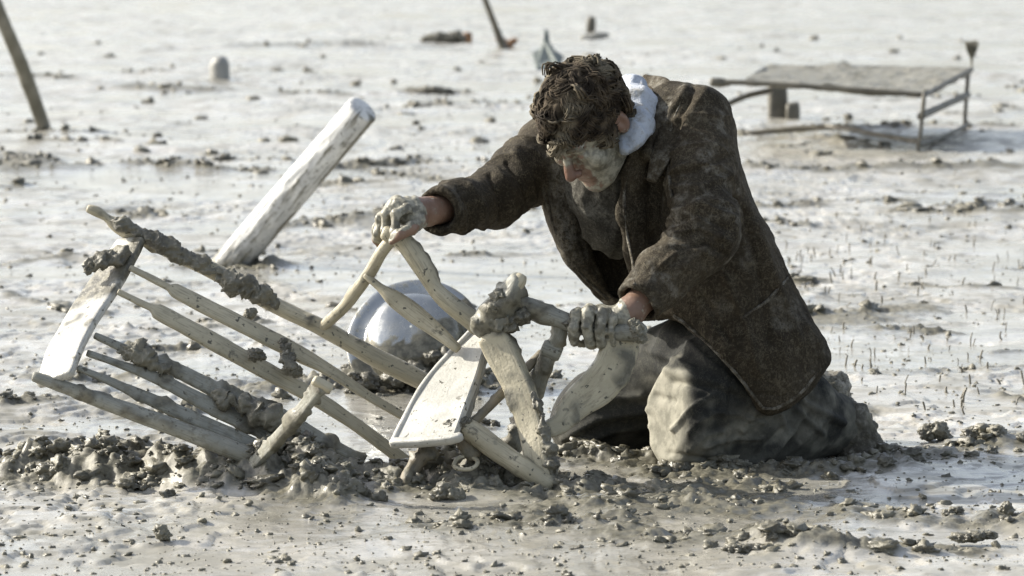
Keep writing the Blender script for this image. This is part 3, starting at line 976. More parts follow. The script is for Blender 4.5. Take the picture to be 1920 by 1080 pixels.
# white pole sticking out of the mud
pb, pt = W(428, 500, 13.95), W(680, 205, 13.6)
P = []
for t in np.linspace(-0.06, 1, 12):
    q = pb + (pt - pb) * t
    P.append(list(q) + [(33 - 2.5 * t) * 13.8 / FPX, (31 - 2.5 * t) * 13.8 / FPX])
V, F, mm = sweep(P, (0, -1, 0.2), ns=72, step=0.008, endr=0.12, seed=50)
ax = nrm(pt - pb); side = nrm(np.cross(ax, (0, -1, 0.1)))
side = side if side[0] > 0 else -side
ctr = pb + np.outer((V - pb) @ ax, ax)
u = ((V - ctr) @ side) / 0.055
al = (V - pb) @ ax; tt = al / np.linalg.norm(pt - pb)
ang = np.arctan2((V - ctr) @ side, (V - ctr) @ np.cross(ax, side))
q3 = np.stack([al * 7, ang * 1.6, 0 * al], 1)
st = fbm(q3 * 1.0, 4, 6); st2 = fbm(np.stack([al * 16, ang * 6, 0 * al], 1), 4, 16)
V = V + np.outer(0.0025 * st2, (0, -1, 0)) 
mk = np.clip(sstep(0.28, 0.6, st) * 0.75 * sstep(-0.45, 0.1, u) + 0.7 * sstep(0.35, 0.7, st2) * sstep(-0.6, 0.0, u) + 0.9 * sstep(0.78, 0.98, u + 0.25 * st) + sstep(0.14, -0.02, tt + 0.08 * st), 0, 1)  # stains and muddy foot, plus shade painted on the right side and edge
pole = obj('wooden_pole', V, F, M['pole'], None, attrs={'mud': mk}, base=pb)
tag(pole, 'thick white pole with peeling paint leaning up out of the mud to the right', 'pole')

def stick(name, label, cat, pts, mat, base, group=None, **kw):
    P = [list(W(a, b, Y)) + [w * Y / FPX, w * Y / FPX] for a, b, Y, w in pts]
    V, F, mm = sweep(P, (0, -1, 0.2), **kw)
    return tag(obj(name, V, F, mat, None, attrs={'mud': mm}, base=base), label, cat, group)

stick('leaning_post', 'thick brown wooden stake leaning left at the left edge of the mud flat', 'post',
      [(86, 250, 22.7, 12), (80, 232, 22.7, 13), (44, 132, 22.5, 13), (4, 36, 22.3, 12.5), (-12, -4, 22.25, 12)], M['far_wood'], W(84, 240, 22.7), ns=16, step=0.03, power=3, mud=(0.01, 6, 0.3))
stick('thin_pole', 'thin dark pole leaning left beside rusty debris, far beyond the man', 'pole',
      [(950, 98, 36.4, 8), (940, 80, 36.4, 8), (925, 40, 36.3, 6), (908, -4, 36.2, 5.5), (897, -34, 36.1, 5)], M['dark_iron'], W(945, 90, 36.4), ns=12, step=0.05)
def rock(name, label, cat, pts, mat, seed, flat=0.8, group=None):
    g = G(pts[0][0], pts[0][1] + pts[0][2] * 0.7)
    parts = []
    cy = max(p[1] + p[2] * flat * 0.7 for p in pts)
    for i, (px, py, r) in enumerate(densify(densify(pts))):
        gg = G(px, py + r * flat * 0.85)
        gg = G(px, cy)
        parts.append(lump(W(px, py, gg[1]), r * gg[1] / FPX, 4, seed + i * 5, 0.34, 0.14, flat))
    V, F = merge(parts)
    return tag(obj(name, V, F, mat, None, base=tuple(g)), label, cat, group)

# bucket-like grey drum on its own
gb = G(412, 150)
P = [list(W(412, 154, gb[1])) + [0.070, 0.070], list(W(412, 140, gb[1])) + [0.074, 0.074], list(W(411, 118, gb[1])) + [0.066, 0.066], list(W(410, 112, gb[1])) + [0.05, 0.05]]
V, F, mm = sweep(P, (0, -1, 0), ns=24, step=0.01, seed=61)
tag(obj('bucket', V + 0.004 * fbm(V * 8, 2, 3)[:, None], F, M['grey'], None, attrs={'mud': mm}, base=gb), 'small grey upturned bucket standing alone on the far mud', 'bucket')
rock('debris_heap', 'low green grey heap of debris left of the rusty can', 'debris', [(800, 74, 9), (822, 70, 13), (842, 72, 12), (858, 68, 12), (864, 76, 10)], M['clod'], 301, 0.75)
gb = G(878, 80)
P = [list(W(876, 80, gb[1])) + [0.045, 0.045], list(W(876, 64, gb[1])) + [0.045, 0.045]]
V, F, mm = sweep(P, (0, -1, 0), ns=18, step=0.02, seed=63)
tag(obj('rusty_can', V, F, M['rust'], None, attrs={'mud': mm}, base=gb), 'small round rusty can beside the low debris heap', 'can')
rock('rusty_scrap', 'rusty brown scrap at the foot of the thin dark pole', 'scrap', [(938, 76, 7), (952, 84, 9), (964, 76, 6)], M['rust'], 320, 0.7)
stick('short_stump', 'short dark post stump standing in pale mud behind the man\'s head', 'post', [(1107, 62, 40, 8), (1108, 50, 40, 9), (1109, 34, 40, 8)], M['dark_iron'], G(1107, 62), ns=12, step=0.03, power=3)
rock('mud_heap', 'low pale heap of mud under the short dark stump', 'mud heap', [(1096, 70, 8), (1115, 68, 11), (1132, 66, 9)], M['grey'], 333, 0.6)
# bent scrap of sheet metal
gb = G(1022, 130)
def bent(pts, thick):
    V = np.array([W(a, b, Y) for a, b, Y in pts]); k = len(V)
    V2 = V + np.array([0.0, thick, 0.02])
    Fs = [tuple(range(k)), tuple(reversed(range(k, 2 * k)))] + [(i, i + k, (i + 1) % k + k, (i + 1) % k) for i in range(k)]
    return np.vstack([V, V2]), Fs
V, F = bent([(998, 104, 29.6), (1012, 97, 29.8), (1019, 80, 29.85), (1021, 60, 29.9), (1028, 62, 29.9), (1031, 84, 29.85), (1040, 99, 29.8), (1056, 110, 29.7), (1048, 130, 29.2), (1006, 132, 29.0)], 0.05)
tag(obj('metal_sheet', V, F, M['sheet'], None, smooth=False, base=gb), 'pale green bent metal sheet with a spike, sticking up behind the man\'s head', 'metal sheet')

# iron bed far behind
bed = empty('bed_frame', tuple(G(1730, 283)), 'rusty iron bed frame with a sagging slatted base, standing in the mud beyond the man', 'bed')
FW, DI = M['far_wood'], M['dark_iron']
cA, cB, cC, cD = W(1398, 152, 20.9), W(1732, 176, 20.7), W(1822, 130, 22.9), W(1440, 124, 23.1)
nb = 40; ns_ = 24
V, F = [], []
for i in range(nb + 1):
    for j in range(ns_ + 1):
        s, t = i / nb, j / ns_
        q = (cA * (1 - s) + cB * s) * (1 - t) + (cD * (1 - s) + cC * s) * t
        q = q + np.array([0, 0, -0.02 * math.sin(math.pi * s) * math.sin(math.pi * t) + 0.008 * (j % 2)])
        V.append(q)
V = np.array(V); V[:, 2] += 0.012 * fbm(V * 5, 3, 9) + 0.010 * np.maximum(fbm(V * 14, 2, 19), 0)
n0 = len(V)
for i in range(nb):
    for j in range(ns_):
        a = i * (ns_ + 1) + j
        F.append((a, a + ns_ + 1, a + ns_ + 2, a + 1))
F2 = F + [tuple(reversed([v + n0 for v in f])) for f in F]
rim = [i * (ns_ + 1) for i in range(nb + 1)] + [nb * (ns_ + 1) + j for j in range(1, ns_ + 1)] + [i * (ns_ + 1) + ns_ for i in range(nb - 1, -1, -1)] + [j for j in range(ns_ - 1, 0, -1)]
for i in range(len(rim)):
    a, b = rim[i], rim[(i + 1) % len(rim)]
    F2.append((b, a, a + n0, b + n0))
obj('slatted_base', np.vstack([V, V - (0, 0, 0.025)]), F2, FW, bed, smooth=False)
def bbar(name, pts, mat=DI, **kw):
    P = [list(p[:3]) + [p[3], p[3]] for p in [list(W(a, b, Y)) + [w] for a, b, Y, w in pts]]
    V, F, mm = sweep(P, (0, -1, 0.2), ns=10, step=0.04, **kw)
    return obj(name, V, F, mat, bed, attrs={'mud': mm})
bbar('side_rail', [(1336, 155, 20.95, .016), (1398, 155, 20.9, .014), (1560, 165, 20.8, .014), (1733, 178, 20.68, .014)])
bbar('side_rail', [(1440, 126, 23.1, .013), (1640, 128, 23.0, .013), (1822, 131, 22.88, .013)])
bbar('end_rail', [(1733, 179, 20.67, .013), (1780, 152, 21.7, .013), (1822, 130, 22.86, .013)])
bbar('end_rail', [(1398, 154, 20.92, .013), (1420, 138, 22, .013), (1440, 126, 23.08, .013)])
bbar('leg', [(1733, 176, 20.66, .011), (1728, 230, 20.66, .010), (1721, 290, 20.66, .010)])
bbar('leg', [(1816, 128, 22.85, .012), (1812, 180, 22.85, .011), (1808, 246, 22.85, .011)])
bbar('stretcher', [(1726, 218, 20.67, .02), (1770, 198, 21.7, .018), (1814, 178, 22.84, .02)])
bbar('stretcher', [(1396, 250, 22.2, .014), (1560, 238, 22.0, .016), (1640, 252, 21.4, .013), (1722, 266, 20.68, .013)])
bbar('stretcher', [(1722, 272, 20.7, .014), (1768, 256, 21.6, .012), (1812, 236, 22.8, .013)])
bbar('brace', [(1362, 196, 21.1, .016), (1400, 180, 21.6, .016), (1444, 170, 22.2, .016)])
bbar('corner_knob', [(1334, 154, 20.94, .024), (1352, 155, 20.94, .026), (1368, 156, 20.93, .014)], mud=(0.012, 12, 0.0))
def block(name, label, cat, px0, px1, py0, py1, Y, mat, seed):
    c = G((px0 + px1) / 2, py1)
    P = [list(W((px0 + px1) / 2, py1 + 4, Y)) + [(px1 - px0) / 2 * Y / FPX] * 2, list(W((px0 + px1) / 2, (py0 + py1) / 2, Y)) + [(px1 - px0) / 2 * Y / FPX] * 2,
         list(W((px0 + px1) / 2 - 1, py0, Y)) + [(px1 - px0) / 2.1 * Y / FPX] * 2]
    V, F, mm = sweep(P, (0, -1, 0), ns=20, step=0.02, power=4, seed=seed)
    V = V + 0.006 * fbm(V * 7, 3, seed)[:, None]
    return tag(obj(name, V, F, mat, None, attrs={'mud': mm}, base=c), label, cat)
Yb = G(1460, 221)[1]
block('wooden_stump', 'dark squared stump under the far corner of the bed frame', 'stump', 1440, 1476, 158, 221, Yb, M['dark_iron'], 71)
block('wooden_block', 'small dark block lying against the stump under the bed frame', 'block', 1474, 1500, 197, 222, Yb - 0.1, M['dark_iron'], 72)
# dry tuft on the corner of the bed
tp = []
for i in range(150):
    a = RNG.uniform(-1, 1); l = RNG.uniform(0.6, 1.0)
    b0 = W(1822, 128, 22.86); e = W(1822 + a * 15 * l, 128 - 52 * l, 22.86 + RNG.uniform(-.05, .05))
    mid = b0 * 0.5 + e * 0.5 + np.array([a * -0.012, 0, 0])
    V, F, _ = sweep([list(b0) + [.003, .003], list(mid) + [.004, .004], list(e) + [.0025, .0025]], ns=4, step=0.05)
    tp.append((V, [f for f in F if len(f) == 4]))
V, F = merge(tp)
tag(obj('straw_tuft', V, F, M['straw'], None, base=W(1822, 128, 22.86)), 'dry straw tuft standing on the corner of the iron bed frame', 'tuft')

# larger single clods
for nm, lab, pts, sd, fl in [
    ('mud_clod', 'dark knobbly mud clod between the man\'s boots and the broad right clod', [(1738, 812, 17), (1756, 806, 20), (1772, 818, 12)], 401, 0.75),
    ('mud_clod', 'broad dark mud clod at the right edge, level with the man\'s boots', [(1818, 816, 17), (1846, 808, 26), (1870, 814, 20), (1836, 826, 16)], 411, 0.65),
    ('mud_clod', 'upright grey clod in the wet mud near the lower right corner', [(1886, 962, 15), (1888, 950, 11)], 421, 1.0),
    ('mud_clod', 'spreading dark clod cluster left of the upright grey clod', [(1828, 1004, 22), (1855, 1003, 18), (1800, 1008, 20)], 431, 0.45),
    ('mud_clod', 'small dark clod on wet mud above the spreading clod cluster', [(1780, 962, 15), (1794, 956, 12)], 436, 0.6),
    ('mud_clod', 'long dark clod on bright mud in front of the man\'s knees', [(1376, 1030, 20), (1412, 1029, 17), (1452, 1032, 22), (1492, 1034, 17)], 441, 0.5),
    ('mud_clod', 'flat dark clod lying just right of the jacket back', [(1500, 523, 13), (1516, 522, 14)], 451, 0.35),
    ('mud_clod', 'long dark clod between the white pole and the man\'s head', [(786, 170, 12), (810, 168, 16), (836, 172, 16)], 461, 0.4),
    ('mud_clod', 'small pointed clod in the bright foreground below the chair back', [(300, 996, 14), (308, 1006, 12)], 471, 0.8),
    ('mud_clod', 'big dark clod at the left end of the broken ridge under the chair', [(108, 880, 30), (140, 878, 30), (90, 890, 22), (165, 890, 24)], 481, 0.7),
    ('mud_clod', 'smooth brown clod on the ridge below the chair legs', [(640, 915, 34), (620, 925, 24), (668, 922, 22)], 491, 0.75),
    ('mud_clod', 'rounded clod at the foot of the curved chair leg', [(835, 920, 17), (820, 930, 14), (858, 932, 17)], 501, 0.85),
]:
    rock(nm, lab, 'clod', pts, M['clod'], sd, fl, 'larger mud clods')

# short dead stalks on the right of the flat
sp = []
for i in range(170):
    px, py = RNG.uniform(1440, 1960), RNG.uniform(400, 780)
    g = G(px, py); h = RNG.uniform(0.008, 0.030)
    e = g + np.array([RNG.normal(0, 0.006), RNG.normal(0, 0.006), h])
    V, F, _ = sweep([list(g - (0, 0, .01)) + [.0016, .0016], list((g + e) / 2 + RNG.normal(0, .002, 3)) + [.0014, .0014], list(e) + [.0008, .0008]], ns=4, step=0.02)
    sp.append((V, [f for f in F if len(f) == 4]))
V, F = merge(sp)
tag(obj('dead_stalks', V, F, M['dark_iron'], None), 'short dead stalks poking out of the wet mud', 'stalks', kind='stuff')
# ------------------------------------------------------------------ the kneeling man
man = empty('person', tuple(G(1330, 880)), 'kneeling man in a muddy brown jacket, head bowed, both hands on the chair', 'person')
def w4(px, py, Y, r):
    return list(W(px, py, Y)) + [r]
# joints
sL, eL, wL = W(1302, 222, 8.80), W(1318, 440, 8.60), W(1186, 580, 8.475)
sR, eR, wR = W(1030, 285, 9.02), W(925, 372, 8.86), W(800, 397, 8.60)
hF, hU, hS = np.array([-0.41, -0.49, -0.77]), np.array([-0.49, -0.59, 0.64]), np.array([0.77, -0.64, 0.0])
hF, hU = nrm(hF), nrm(hU - hF * (hU @ nrm(hF))); hS = nrm(np.cross(hF, hU)); hS = hS if hS[0] > 0 else -hS
HC = W(1100, 232, 8.70)
def hd(f, u, s): return HC + hF * f + hU * u + hS * s
HA = (hF, hU, hS)

B = Field(W(690, 900, 8.36) * (1, 0, 0) + (-.02, 8.36, -0.02), W(1650, 100, 9.3) * (1, 0, 0) + (0.0, 9.34, 0.985), 0.0034)
# head
B.ell(hd(-.012, .025, 0), (.097, .096, .077), HA, 0.01)
B.ell(hd(.030, -.048, 0), (.062, .078, .060), HA, 0.02)
B.ell(hd(.072, -.104, 0), (.024, .022, .028), HA, 0.02)
B.cone(hd(.080, .024, -.034), hd(.080, .024, .034), .013, .013, 0.014)
for s in (-1, 1):
    B.ell(hd(.066, -.026, s * .043), (.022, .022, .020), HA, 0.016)
    B.ell(hd(.098, .000, s * .031), (.018, .011, .017), HA, 0.008, 'i')
    B.ell(hd(.080, -.001, s * .031), (.013, .013, .014), HA, 0.003)
    B.ell(hd(-.014, -.006, s * .079), (.019, .033, .010), (nrm(hF + hS * s * -.35), hU, nrm(hS * s + hF * .35)), 0.006)
    B.ell(hd(-.008, -.004, s * .091), (.009, .018, .008), HA, 0.004, 'i')
    B.cone(hd(.0, -.07, s * .052), hd(.06, -.098, s * .028), .014, .014, 0.02)
B.cone(hd(.088, .016, 0), hd(.116, -.028, 0), .008, .0125, 0.010)
for s in (-1, 1):
    B.ell(hd(.104, -.034, s * .012), (.010, .008, .008), HA, 0.005)
B.cone(hd(.088, -.060, -.018), hd(.088, -.060, .018), .008, .008, 0.007)
B.cone(hd(.087, -.074, -.014), hd(.087, -.074, .014), .008, .008, 0.005)
B.cone(hd(.098, -.067, -.022), hd(.098, -.067, .022), .003, .003, 0.003, 'i')
# neck, trunk, limbs (inside the clothes)
nb_ = W(1200, 262, 8.88)
B.chain([list(hd(-.035, -.055, 0)) + [.058], list(hd(-.06, -.11, 0)) + [.057], list(nb_) + [.066]], 0.03)
B.chain([list(nb_) + [.07], w4(1215, 330, 8.96, .09), w4(1300, 470, 9.00, .09), w4(1400, 600, 9.0, .10)], 0.04)
B.chain([w4(1190, 285, 8.91, .07), list(sL) + [.058], list(eL) + [.042], list(eL * .5 + wL * .5) + [.038], list(wL) + [.028]], 0.03, 0.01)
B.chain([w4(1150, 300, 8.93, .07), list(sR) + [.055], list(eR) + [.040], list(eR * .5 + wR * .5) + [.038], list(wR) + [.0285]], 0.03, 0.01)
B.chain([w4(1420, 640, 8.90, .08), w4(1312, 770, 8.80, .048), w4(1320, 830, 8.80, .040)], 0.03)
B.chain([w4(1320, 830, 8.80, .040), w4(1400, 828, 8.87, .042), w4(1560, 815, 8.96, .035), w4(1588, 832, 8.975, .022)], 0.02)
B.chain([w4(1370, 640, 9.08, .08), w4(1110, 775, 9.10, .055), w4(1120, 800, 9.12, .042)], 0.03)
B.chain([w4(1120, 800, 9.12, .042), w4(1330, 770, 9.2, .045), w4(1535, 750, 9.26, .032)], 0.02)

# right hand, closed over the end of the armrest (palm down, thumb towards us)
def hand_chain(pts, k=0.003): B.chain([w4(*p) for p in pts], k, 0.004)
B.chain([list(wR) + [.029], w4(780, 398, 8.575, .027), w4(752, 398, 8.56, .026)], 0.012, 0.02)
B.chain([w4(775, 405, 8.55, .022), w4(744, 392, 8.56, .020), w4(728, 410, 8.60, .020)], 0.008, 0.02)
for (kx, ky, kY, l, r) in ((756, 386, 8.535, 1.0, .0105), (740, 384, 8.562, 1.08, .0108), (727, 394, 8.588, 1.02, .0102), (720, 412, 8.610, .85, .0092)):
    hand_chain([(kx + 8, ky + 6, kY, r * 1.15), (kx - 14 * l, ky + 16 * l, kY - .012, r * 1.08), (kx - 17 * l, ky + 44 * l, kY - .014, r), (kx - 4 * l, ky + 62 * l, kY - .004, r * .9)], 0.002)
hand_chain([(790, 412, 8.545, .0135), (772, 428, 8.515, .0125), (750, 440, 8.505, .0115), (734, 452, 8.512, .0095)], 0.004)
# left hand, wrapped round the loose stretcher
B.chain([list(wL) + [.028], w4(1172, 594, 8.472, .028), w4(1155, 600, 8.475, .026)], 0.012, 0.02)
B.chain([w4(1160, 600, 8.475, .024), w4(1124, 592, 8.478, .021), w4(1094, 592, 8.475, .018)], 0.008, 0.02)
for (kx, ky, kY, l, r) in ((1151, 594, 8.458, .82, .0094), (1131, 583, 8.455, 1.02, .0108), (1106, 578, 8.452, 1.08, .0110), (1081, 584, 8.457, .92, .0100)):
    hand_chain([(kx + 6, ky + 4, kY + .012, r * 1.2), (kx - 2, ky + 6, kY - .018, r * 1.12), (kx - 6, ky + 34 * l, kY - .030, r), (kx - 2, ky + 62 * l, kY - .016, r * .93), (kx + 5, ky + 66 * l, kY + .004, r * .85)], 0.002)
hand_chain([(1168, 606, 8.488, .0135), (1142, 630, 8.492, .0125), (1112, 640, 8.484, .0115), (1090, 646, 8.470, .0095)], 0.004)

bV, bF = B.mesh(1)
del B
px_, py_ = proj(bV[:, 0], bV[:, 1], bV[:, 2])
def near(c, r0, r1): return sstep(r1, r0, np.linalg.norm(bV - np.asarray(c), axis=1))
mwr = 0.36 * np.maximum(near(W(800, 397, 8.60), .05, .09), near(W(1186, 580, 8.475), .05, .09))
hands = np.maximum(near(W(740, 415, 8.56), .062, .074), near(W(1118, 610, 8.46), .068, .080))
mud = np.maximum(np.maximum(hands * 1.05, mwr), near(HC, .18, .22) * 0.58)
nose = near(hd(.118, -.028, 0), .012, .036)
ear = np.maximum(near(hd(-.012, -.004, .086), .018, .04), near(hd(-.012, -.004, -.086), .018, .04))
mud = mud - 0.42 * nose - 0.25 * ear - 0.22 * near(hd(.098, -.06, .0), .02, .05)
mud = mud + 0.25 * near(hd(.05, -.05, .055), .035, .06)
red = np.clip(nose + 0.5 * ear + 0.15 * near(wR, .05, .08) + 0.1 * near(wL, .05, .08), 0, 1)
bN_ = vnormals(bV, bF)
lumpy = hands * (0.0035 * fbm(bV * 34, 2, 7) + 0.0022 * fbm(bV * 60, 3, 5) + 0.0012 * fbm(bV * 150, 2, 6)) + 0.0005 * fbm(bV * 120, 2, 8)
obj('body', bV + bN_ * lumpy[:, None], bF, M['skin'], man, attrs={'mud': mud, 'red': red})

# hair: a cap on the skull and many muddy curled locks
H = Field(HC - .17, HC + .17, 0.0032)
H.ell(hd(-.014, .029, 0), (.105, .102, .083), HA, 0)
x, y, z = H.xyz()
lf = (x - HC[0]) * hF[0] + (y - HC[1]) * hF[1] + (z - HC[2]) * hF[2]
lu = (x - HC[0]) * hU[0] + (y - HC[1]) * hU[1] + (z - HC[2]) * hU[2]
ls = (x - HC[0]) * hS[0] + (y - HC[1]) * hS[1] + (z - HC[2]) * hS[2]
hl = np.interp(lf, [-.13, -.06, -.045, -.028, -.002, .008, .026, .042, .06, .11], [-.075, -.07, -.03, .022, .024, -.025, -.020, .026, .038, .046])
H.put(((hl - lu) * 0.8).astype(np.float32), (slice(None),) * 3, 0.012, 'i')
hV, hFc = H.mesh(1)
hN = vnormals(hV, hFc)
hV2 = hV + hN * (0.007 * fbm(hV * 38, 2, 3) + 0.004 * ridge(hV * 75, 8))[:, None]
parts = [(hV2, hFc)]
crown = hd(-.05, .125, 0)
ids = RNG.choice(len(hV), 820, replace=False)
for i in ids:
    p0, n0_ = hV2[i] - hN[i] * 0.004, hN[i]
    if abs((p0 - HC) @ hU + .004) < .030 and abs((p0 - HC) @ hF + .012) < .024: continue
    t = p0 - crown; t = t - n0_ * (t @ n0_); t = t / max(np.linalg.norm(t), 1e-6)
    sw = vnoise((p0 * 16)[None, :], 12)[0]
    d0 = nrm(t + np.cross(n0_, t) * (1.1 * sw + RNG.normal(0, .5)))
    l0 = RNG.uniform(.020, .040) * (0.6 if (p0 - HC) @ hU < -.01 else 1)
    lift = RNG.uniform(.03, .30) + (RNG.uniform(.2, .6) if RNG.uniform() < .15 else 0); curl = RNG.normal(0, 1.0)
    for j in range(12):
        p = p0 + np.cross(n0_, d0) * RNG.normal(0, .0045) + d0 * RNG.normal(0, .004)
        sd = np.cross(n0_, d0)
        l = l0 * RNG.uniform(.7, 1.1); cu = curl + RNG.normal(0, .22); w = RNG.uniform(.00035, .0008); lf_ = lift + RNG.normal(0, .07)
        P = []
        for k in range(6):
            q = k / 5
            pos = p + d0 * l * (q - .28 * abs(cu) * q * q) + sd * l * .55 * cu * q * q + n0_ * (l * lf_ * math.sin(q * 2.7) * .8 + .0015) - n0_ * (.25 * l * q * q)
            P.append(list(pos) + [w * (1 - .7 * q), w * (1 - .7 * q)])
        V, F, _ = sweep(P, n0_, ns=4, step=0.007)
        parts.append((V, [f for f in F if len(f) == 4]))
V, F = merge(parts)
obj('hair', V, F, M['hair'], man)
# eyebrows
for s in (-1, 1):
    V, F, _ = sweep([list(hd(.093, .024, s * .012)) + [.004, .003], list(hd(.093, .030, s * .028)) + [.0045, .0035], list(hd(.078, .024, s * .046)) + [.002, .002]], hF, step=0.003, seed=4)
    V = V + 0.0015 * fbm(V * 200, 2, 4)[:, None]
    obj('eyebrow', V, F, M['hair'], man)

# ---------------- clothes
def px_field(fd, sl=(slice(None),) * 3):
    x, y, z = fd.xyz(sl)
    return proj(x, y, z)

def cloth_fold(V, F, spec, grit=0.0015):
    """spec: list of (axis a, axis b, scale along a, scale along b, amp, seed, weight array)"""
    N = vnormals(V, F)
    d = np.zeros(len(V))
    for a, b, sa, sb, amp, seed, wgt in spec:
        a, b = nrm(a), nrm(b)
        c = np.cross(a, b)
        wv = V + 0.02 * np.stack([vnoise(V * 9, seed + 1), vnoise(V * 9, seed + 2), vnoise(V * 9, seed + 3)], 1)
        q = np.stack([wv @ a * sa, wv @ b * sb, wv @ c * sb * 0.6], 1)
        r = ridge(q, seed)
        d += amp * (np.sign(r) * np.abs(r) ** 1.3) * wgt
    d += grit * fbm(V * 40, 2, 77)
    return V + N * d[:, None]

def seg_dist(V, pts):
    d = np.full(len(V), 9.0)
    for a, b in zip(pts[:-1], pts[1:]):
        ab = b - a
        t = np.clip(((V - a) @ ab) / (ab @ ab), 0, 1)
        d = np.minimum(d, np.linalg.norm(V - a - t[:, None] * ab, axis=1))
    return d

def px_line(px, py, pts, w):
    d = np.full(len(px), 1e9)
    P = np.asarray(pts, float)
    for a, b in zip(P[:-1], P[1:]):
        ab = b - a
        t = np.clip(((px - a[0]) * ab[0] + (py - a[1]) * ab[1]) / (ab @ ab), 0, 1)
        d = np.minimum(d, np.hypot(px - a[0] - t * ab[0], py - a[1] - t * ab[1]))
    return np.exp(-(d / w) ** 2)

# jacket
J = Field((W(770, 0, 8.7)[0], 8.36, 0.02), (W(1580, 0, 8.9)[0], 9.30, 0.97), 0.0044)
ALL = (slice(None),) * 3
J.chain([w4(1085, 330, 9.00, .115), w4(1110, 430, 9.00, .115), w4(1190, 520, 9.02, .12)], 0.05, 0.05)
J.chain([w4(1210, 270, 8.90, .10), w4(1250, 380, 8.92, .155), w4(1330, 500, 8.94, .165), w4(1440, 620, 8.97, .165)], 0.07, 0.06)
J.chain([w4(1290, 240, 8.84, .10), w4(1320, 340, 8.84, .13), w4(1390, 520, 8.84, .135), w4(1450, 680, 8.83, .12), w4(1440, 730, 8.80, .10)], 0.07, 0.06)
J.chain([w4(1330, 560, 8.80, .10), w4(1400, 660, 8.77, .10), w4(1430, 720, 8.77, .09)], 0.05, 0.05)
J.chain([w4(1480, 600, 8.95, .12), w4(1500, 680, 8.92, .11)], 0.05, 0.05)
sil = Poly2([(1185, 168), (1212, 148), (1290, 151), (1345, 172), (1374, 214), (1382, 280), (1400, 345), (1440, 445), (1500, 572), (1547, 655), (1545, 688), (1500, 742),
             (1446, 772), (1424, 760), (1378, 694), (1305, 622), (1262, 590), (1205, 596), (1160, 574), (1136, 566), (1090, 524), (1056, 480), (1027, 415), (1010, 335), (1000, 285), (990, 235), (1040, 205), (1110, 200)])
pxx, pyy = px_field(J)
sd_ = (sil(pxx, pyy) * (8.9 / FPX)).astype(np.float32)
kk = (0.006 + 0.022 * sstep(620, 480, pyy)).astype(np.float32)
mm_ = np.maximum(kk - np.abs(J.f - sd_), 0) / kk
J.f = (np.maximum(J.f, sd_) + mm_ * mm_ * kk * 0.25).astype(np.float32)
del mm_, kk, sd_
hull = J.f.copy()
# the open front with the hollow behind it
op = Poly2([(1128, 262), (1096, 330), (1088, 380), (1078, 430), (1098, 492), (1134, 540), (1168, 566), (1230, 590), (1222, 520), (1212, 440), (1205, 370), (1192, 300), (1180, 262)], smooth=True)
x, y, z = J.xyz()
opd = (op(pxx, pyy) * (8.9 / FPX)).astype(np.float32)
front = (y - 8.955 + 0 * x + 0 * z).astype(np.float32)
c1 = np.maximum(opd, front)
c2 = np.maximum(np.maximum(hull + 0.016, opd - 0.035), front - 0.02)
J.put(-np.minimum(c1, c2), ALL, 0.008, 'i')
del hull, c1, c2, opd
# sleeves
def sleeve(pts, cuff, inner):
    P = np.array(pts); R = P[:, 3].max() + 0.08
    sl = J.box(P[:, :3].min(0) - R, P[:, :3].max(0) + R)
    x, y, z = J.xyz(sl)
    d = None
    for q in range(len(P) - 1):
        e = cone_d(x, y, z, P[q, :3], P[q + 1, :3], P[q, 3], P[q + 1, 3])
        d = e if d is None else smin(d, e, 0.035)
    ax = nrm(P[-1, :3] - P[-2, :3]); ct = P[-1, :3] + ax * cuff
    pl = (x - ct[0]) * ax[0] + (y - ct[1]) * ax[1] + (z - ct[2]) * ax[2]
    d = np.maximum(d, pl)
    e = cone_d(x, y, z, ct - ax * 0.07, ct + ax * 0.05, inner - .006, inner)
    d = np.maximum(d, -e)
    J.put(d.astype(np.float32), sl, 0.009)
slL = [list(sL + (.004, 0, -.002)) + [.073], list((sL + eL) / 2) + [.063], list(eL + (0.008, 0, .008)) + [.062], list(eL * .45 + wL * .55) + [.052], list(wL + (.012, .006, .012)) + [.049]]
slR = [list(sR) + [.078], list((sR + eR) / 2 + (0, 0, .0)) + [.064], list(eR) + [.054], list(eR * .5 + wR * .5) + [.048], list(wR + (.022, .016, 0.0)) + [.047]]
sleeve(slL, 0.0, .042)
sleeve(slR, 0.0, .040)
# collar and lapel
J.chain([w4(1222, 172, 8.98, .020), w4(1246, 196, 8.88, .022), w4(1240, 238, 8.77, .020), w4(1216, 290, 8.72, .016)], 0.012, 0.02)
J.chain([w4(1206, 270, 8.735, .024), w4(1192, 330, 8.735, .027), w4(1192, 400, 8.745, .029), w4(1202, 470, 8.76, .030), w4(1218, 540, 8.80, .03)], 0.01, 0.02, ((0.25, -1, .1), 2.4))
J.chain([w4(1040, 300, 8.90, .02), w4(1066, 400, 8.895, .022), w4(1084, 480, 8.91, .022), w4(1130, 548, 8.93, .018)], 0.012, 0.02, ((-0.2, -1, .1), 2.0))
jV, jF = J.mesh(1)
del J
aL = seg_dist(jV, [np.array(p[:3]) for p in slL]); aR = seg_dist(jV, [np.array(p[:3]) for p in slR])
mL, mR = sstep(.105, .08, aL), sstep(.09, .07, aR)
mT = 1 - np.maximum(mL, mR)
dEl = np.linalg.norm(jV - eL, axis=1); dEr = np.linalg.norm(jV - eR, axis=1)
axT = W(1460, 650, 8.9) - W(1230, 260, 8.9)
jx, jy = proj(jV[:, 0], jV[:, 1], jV[:, 2])
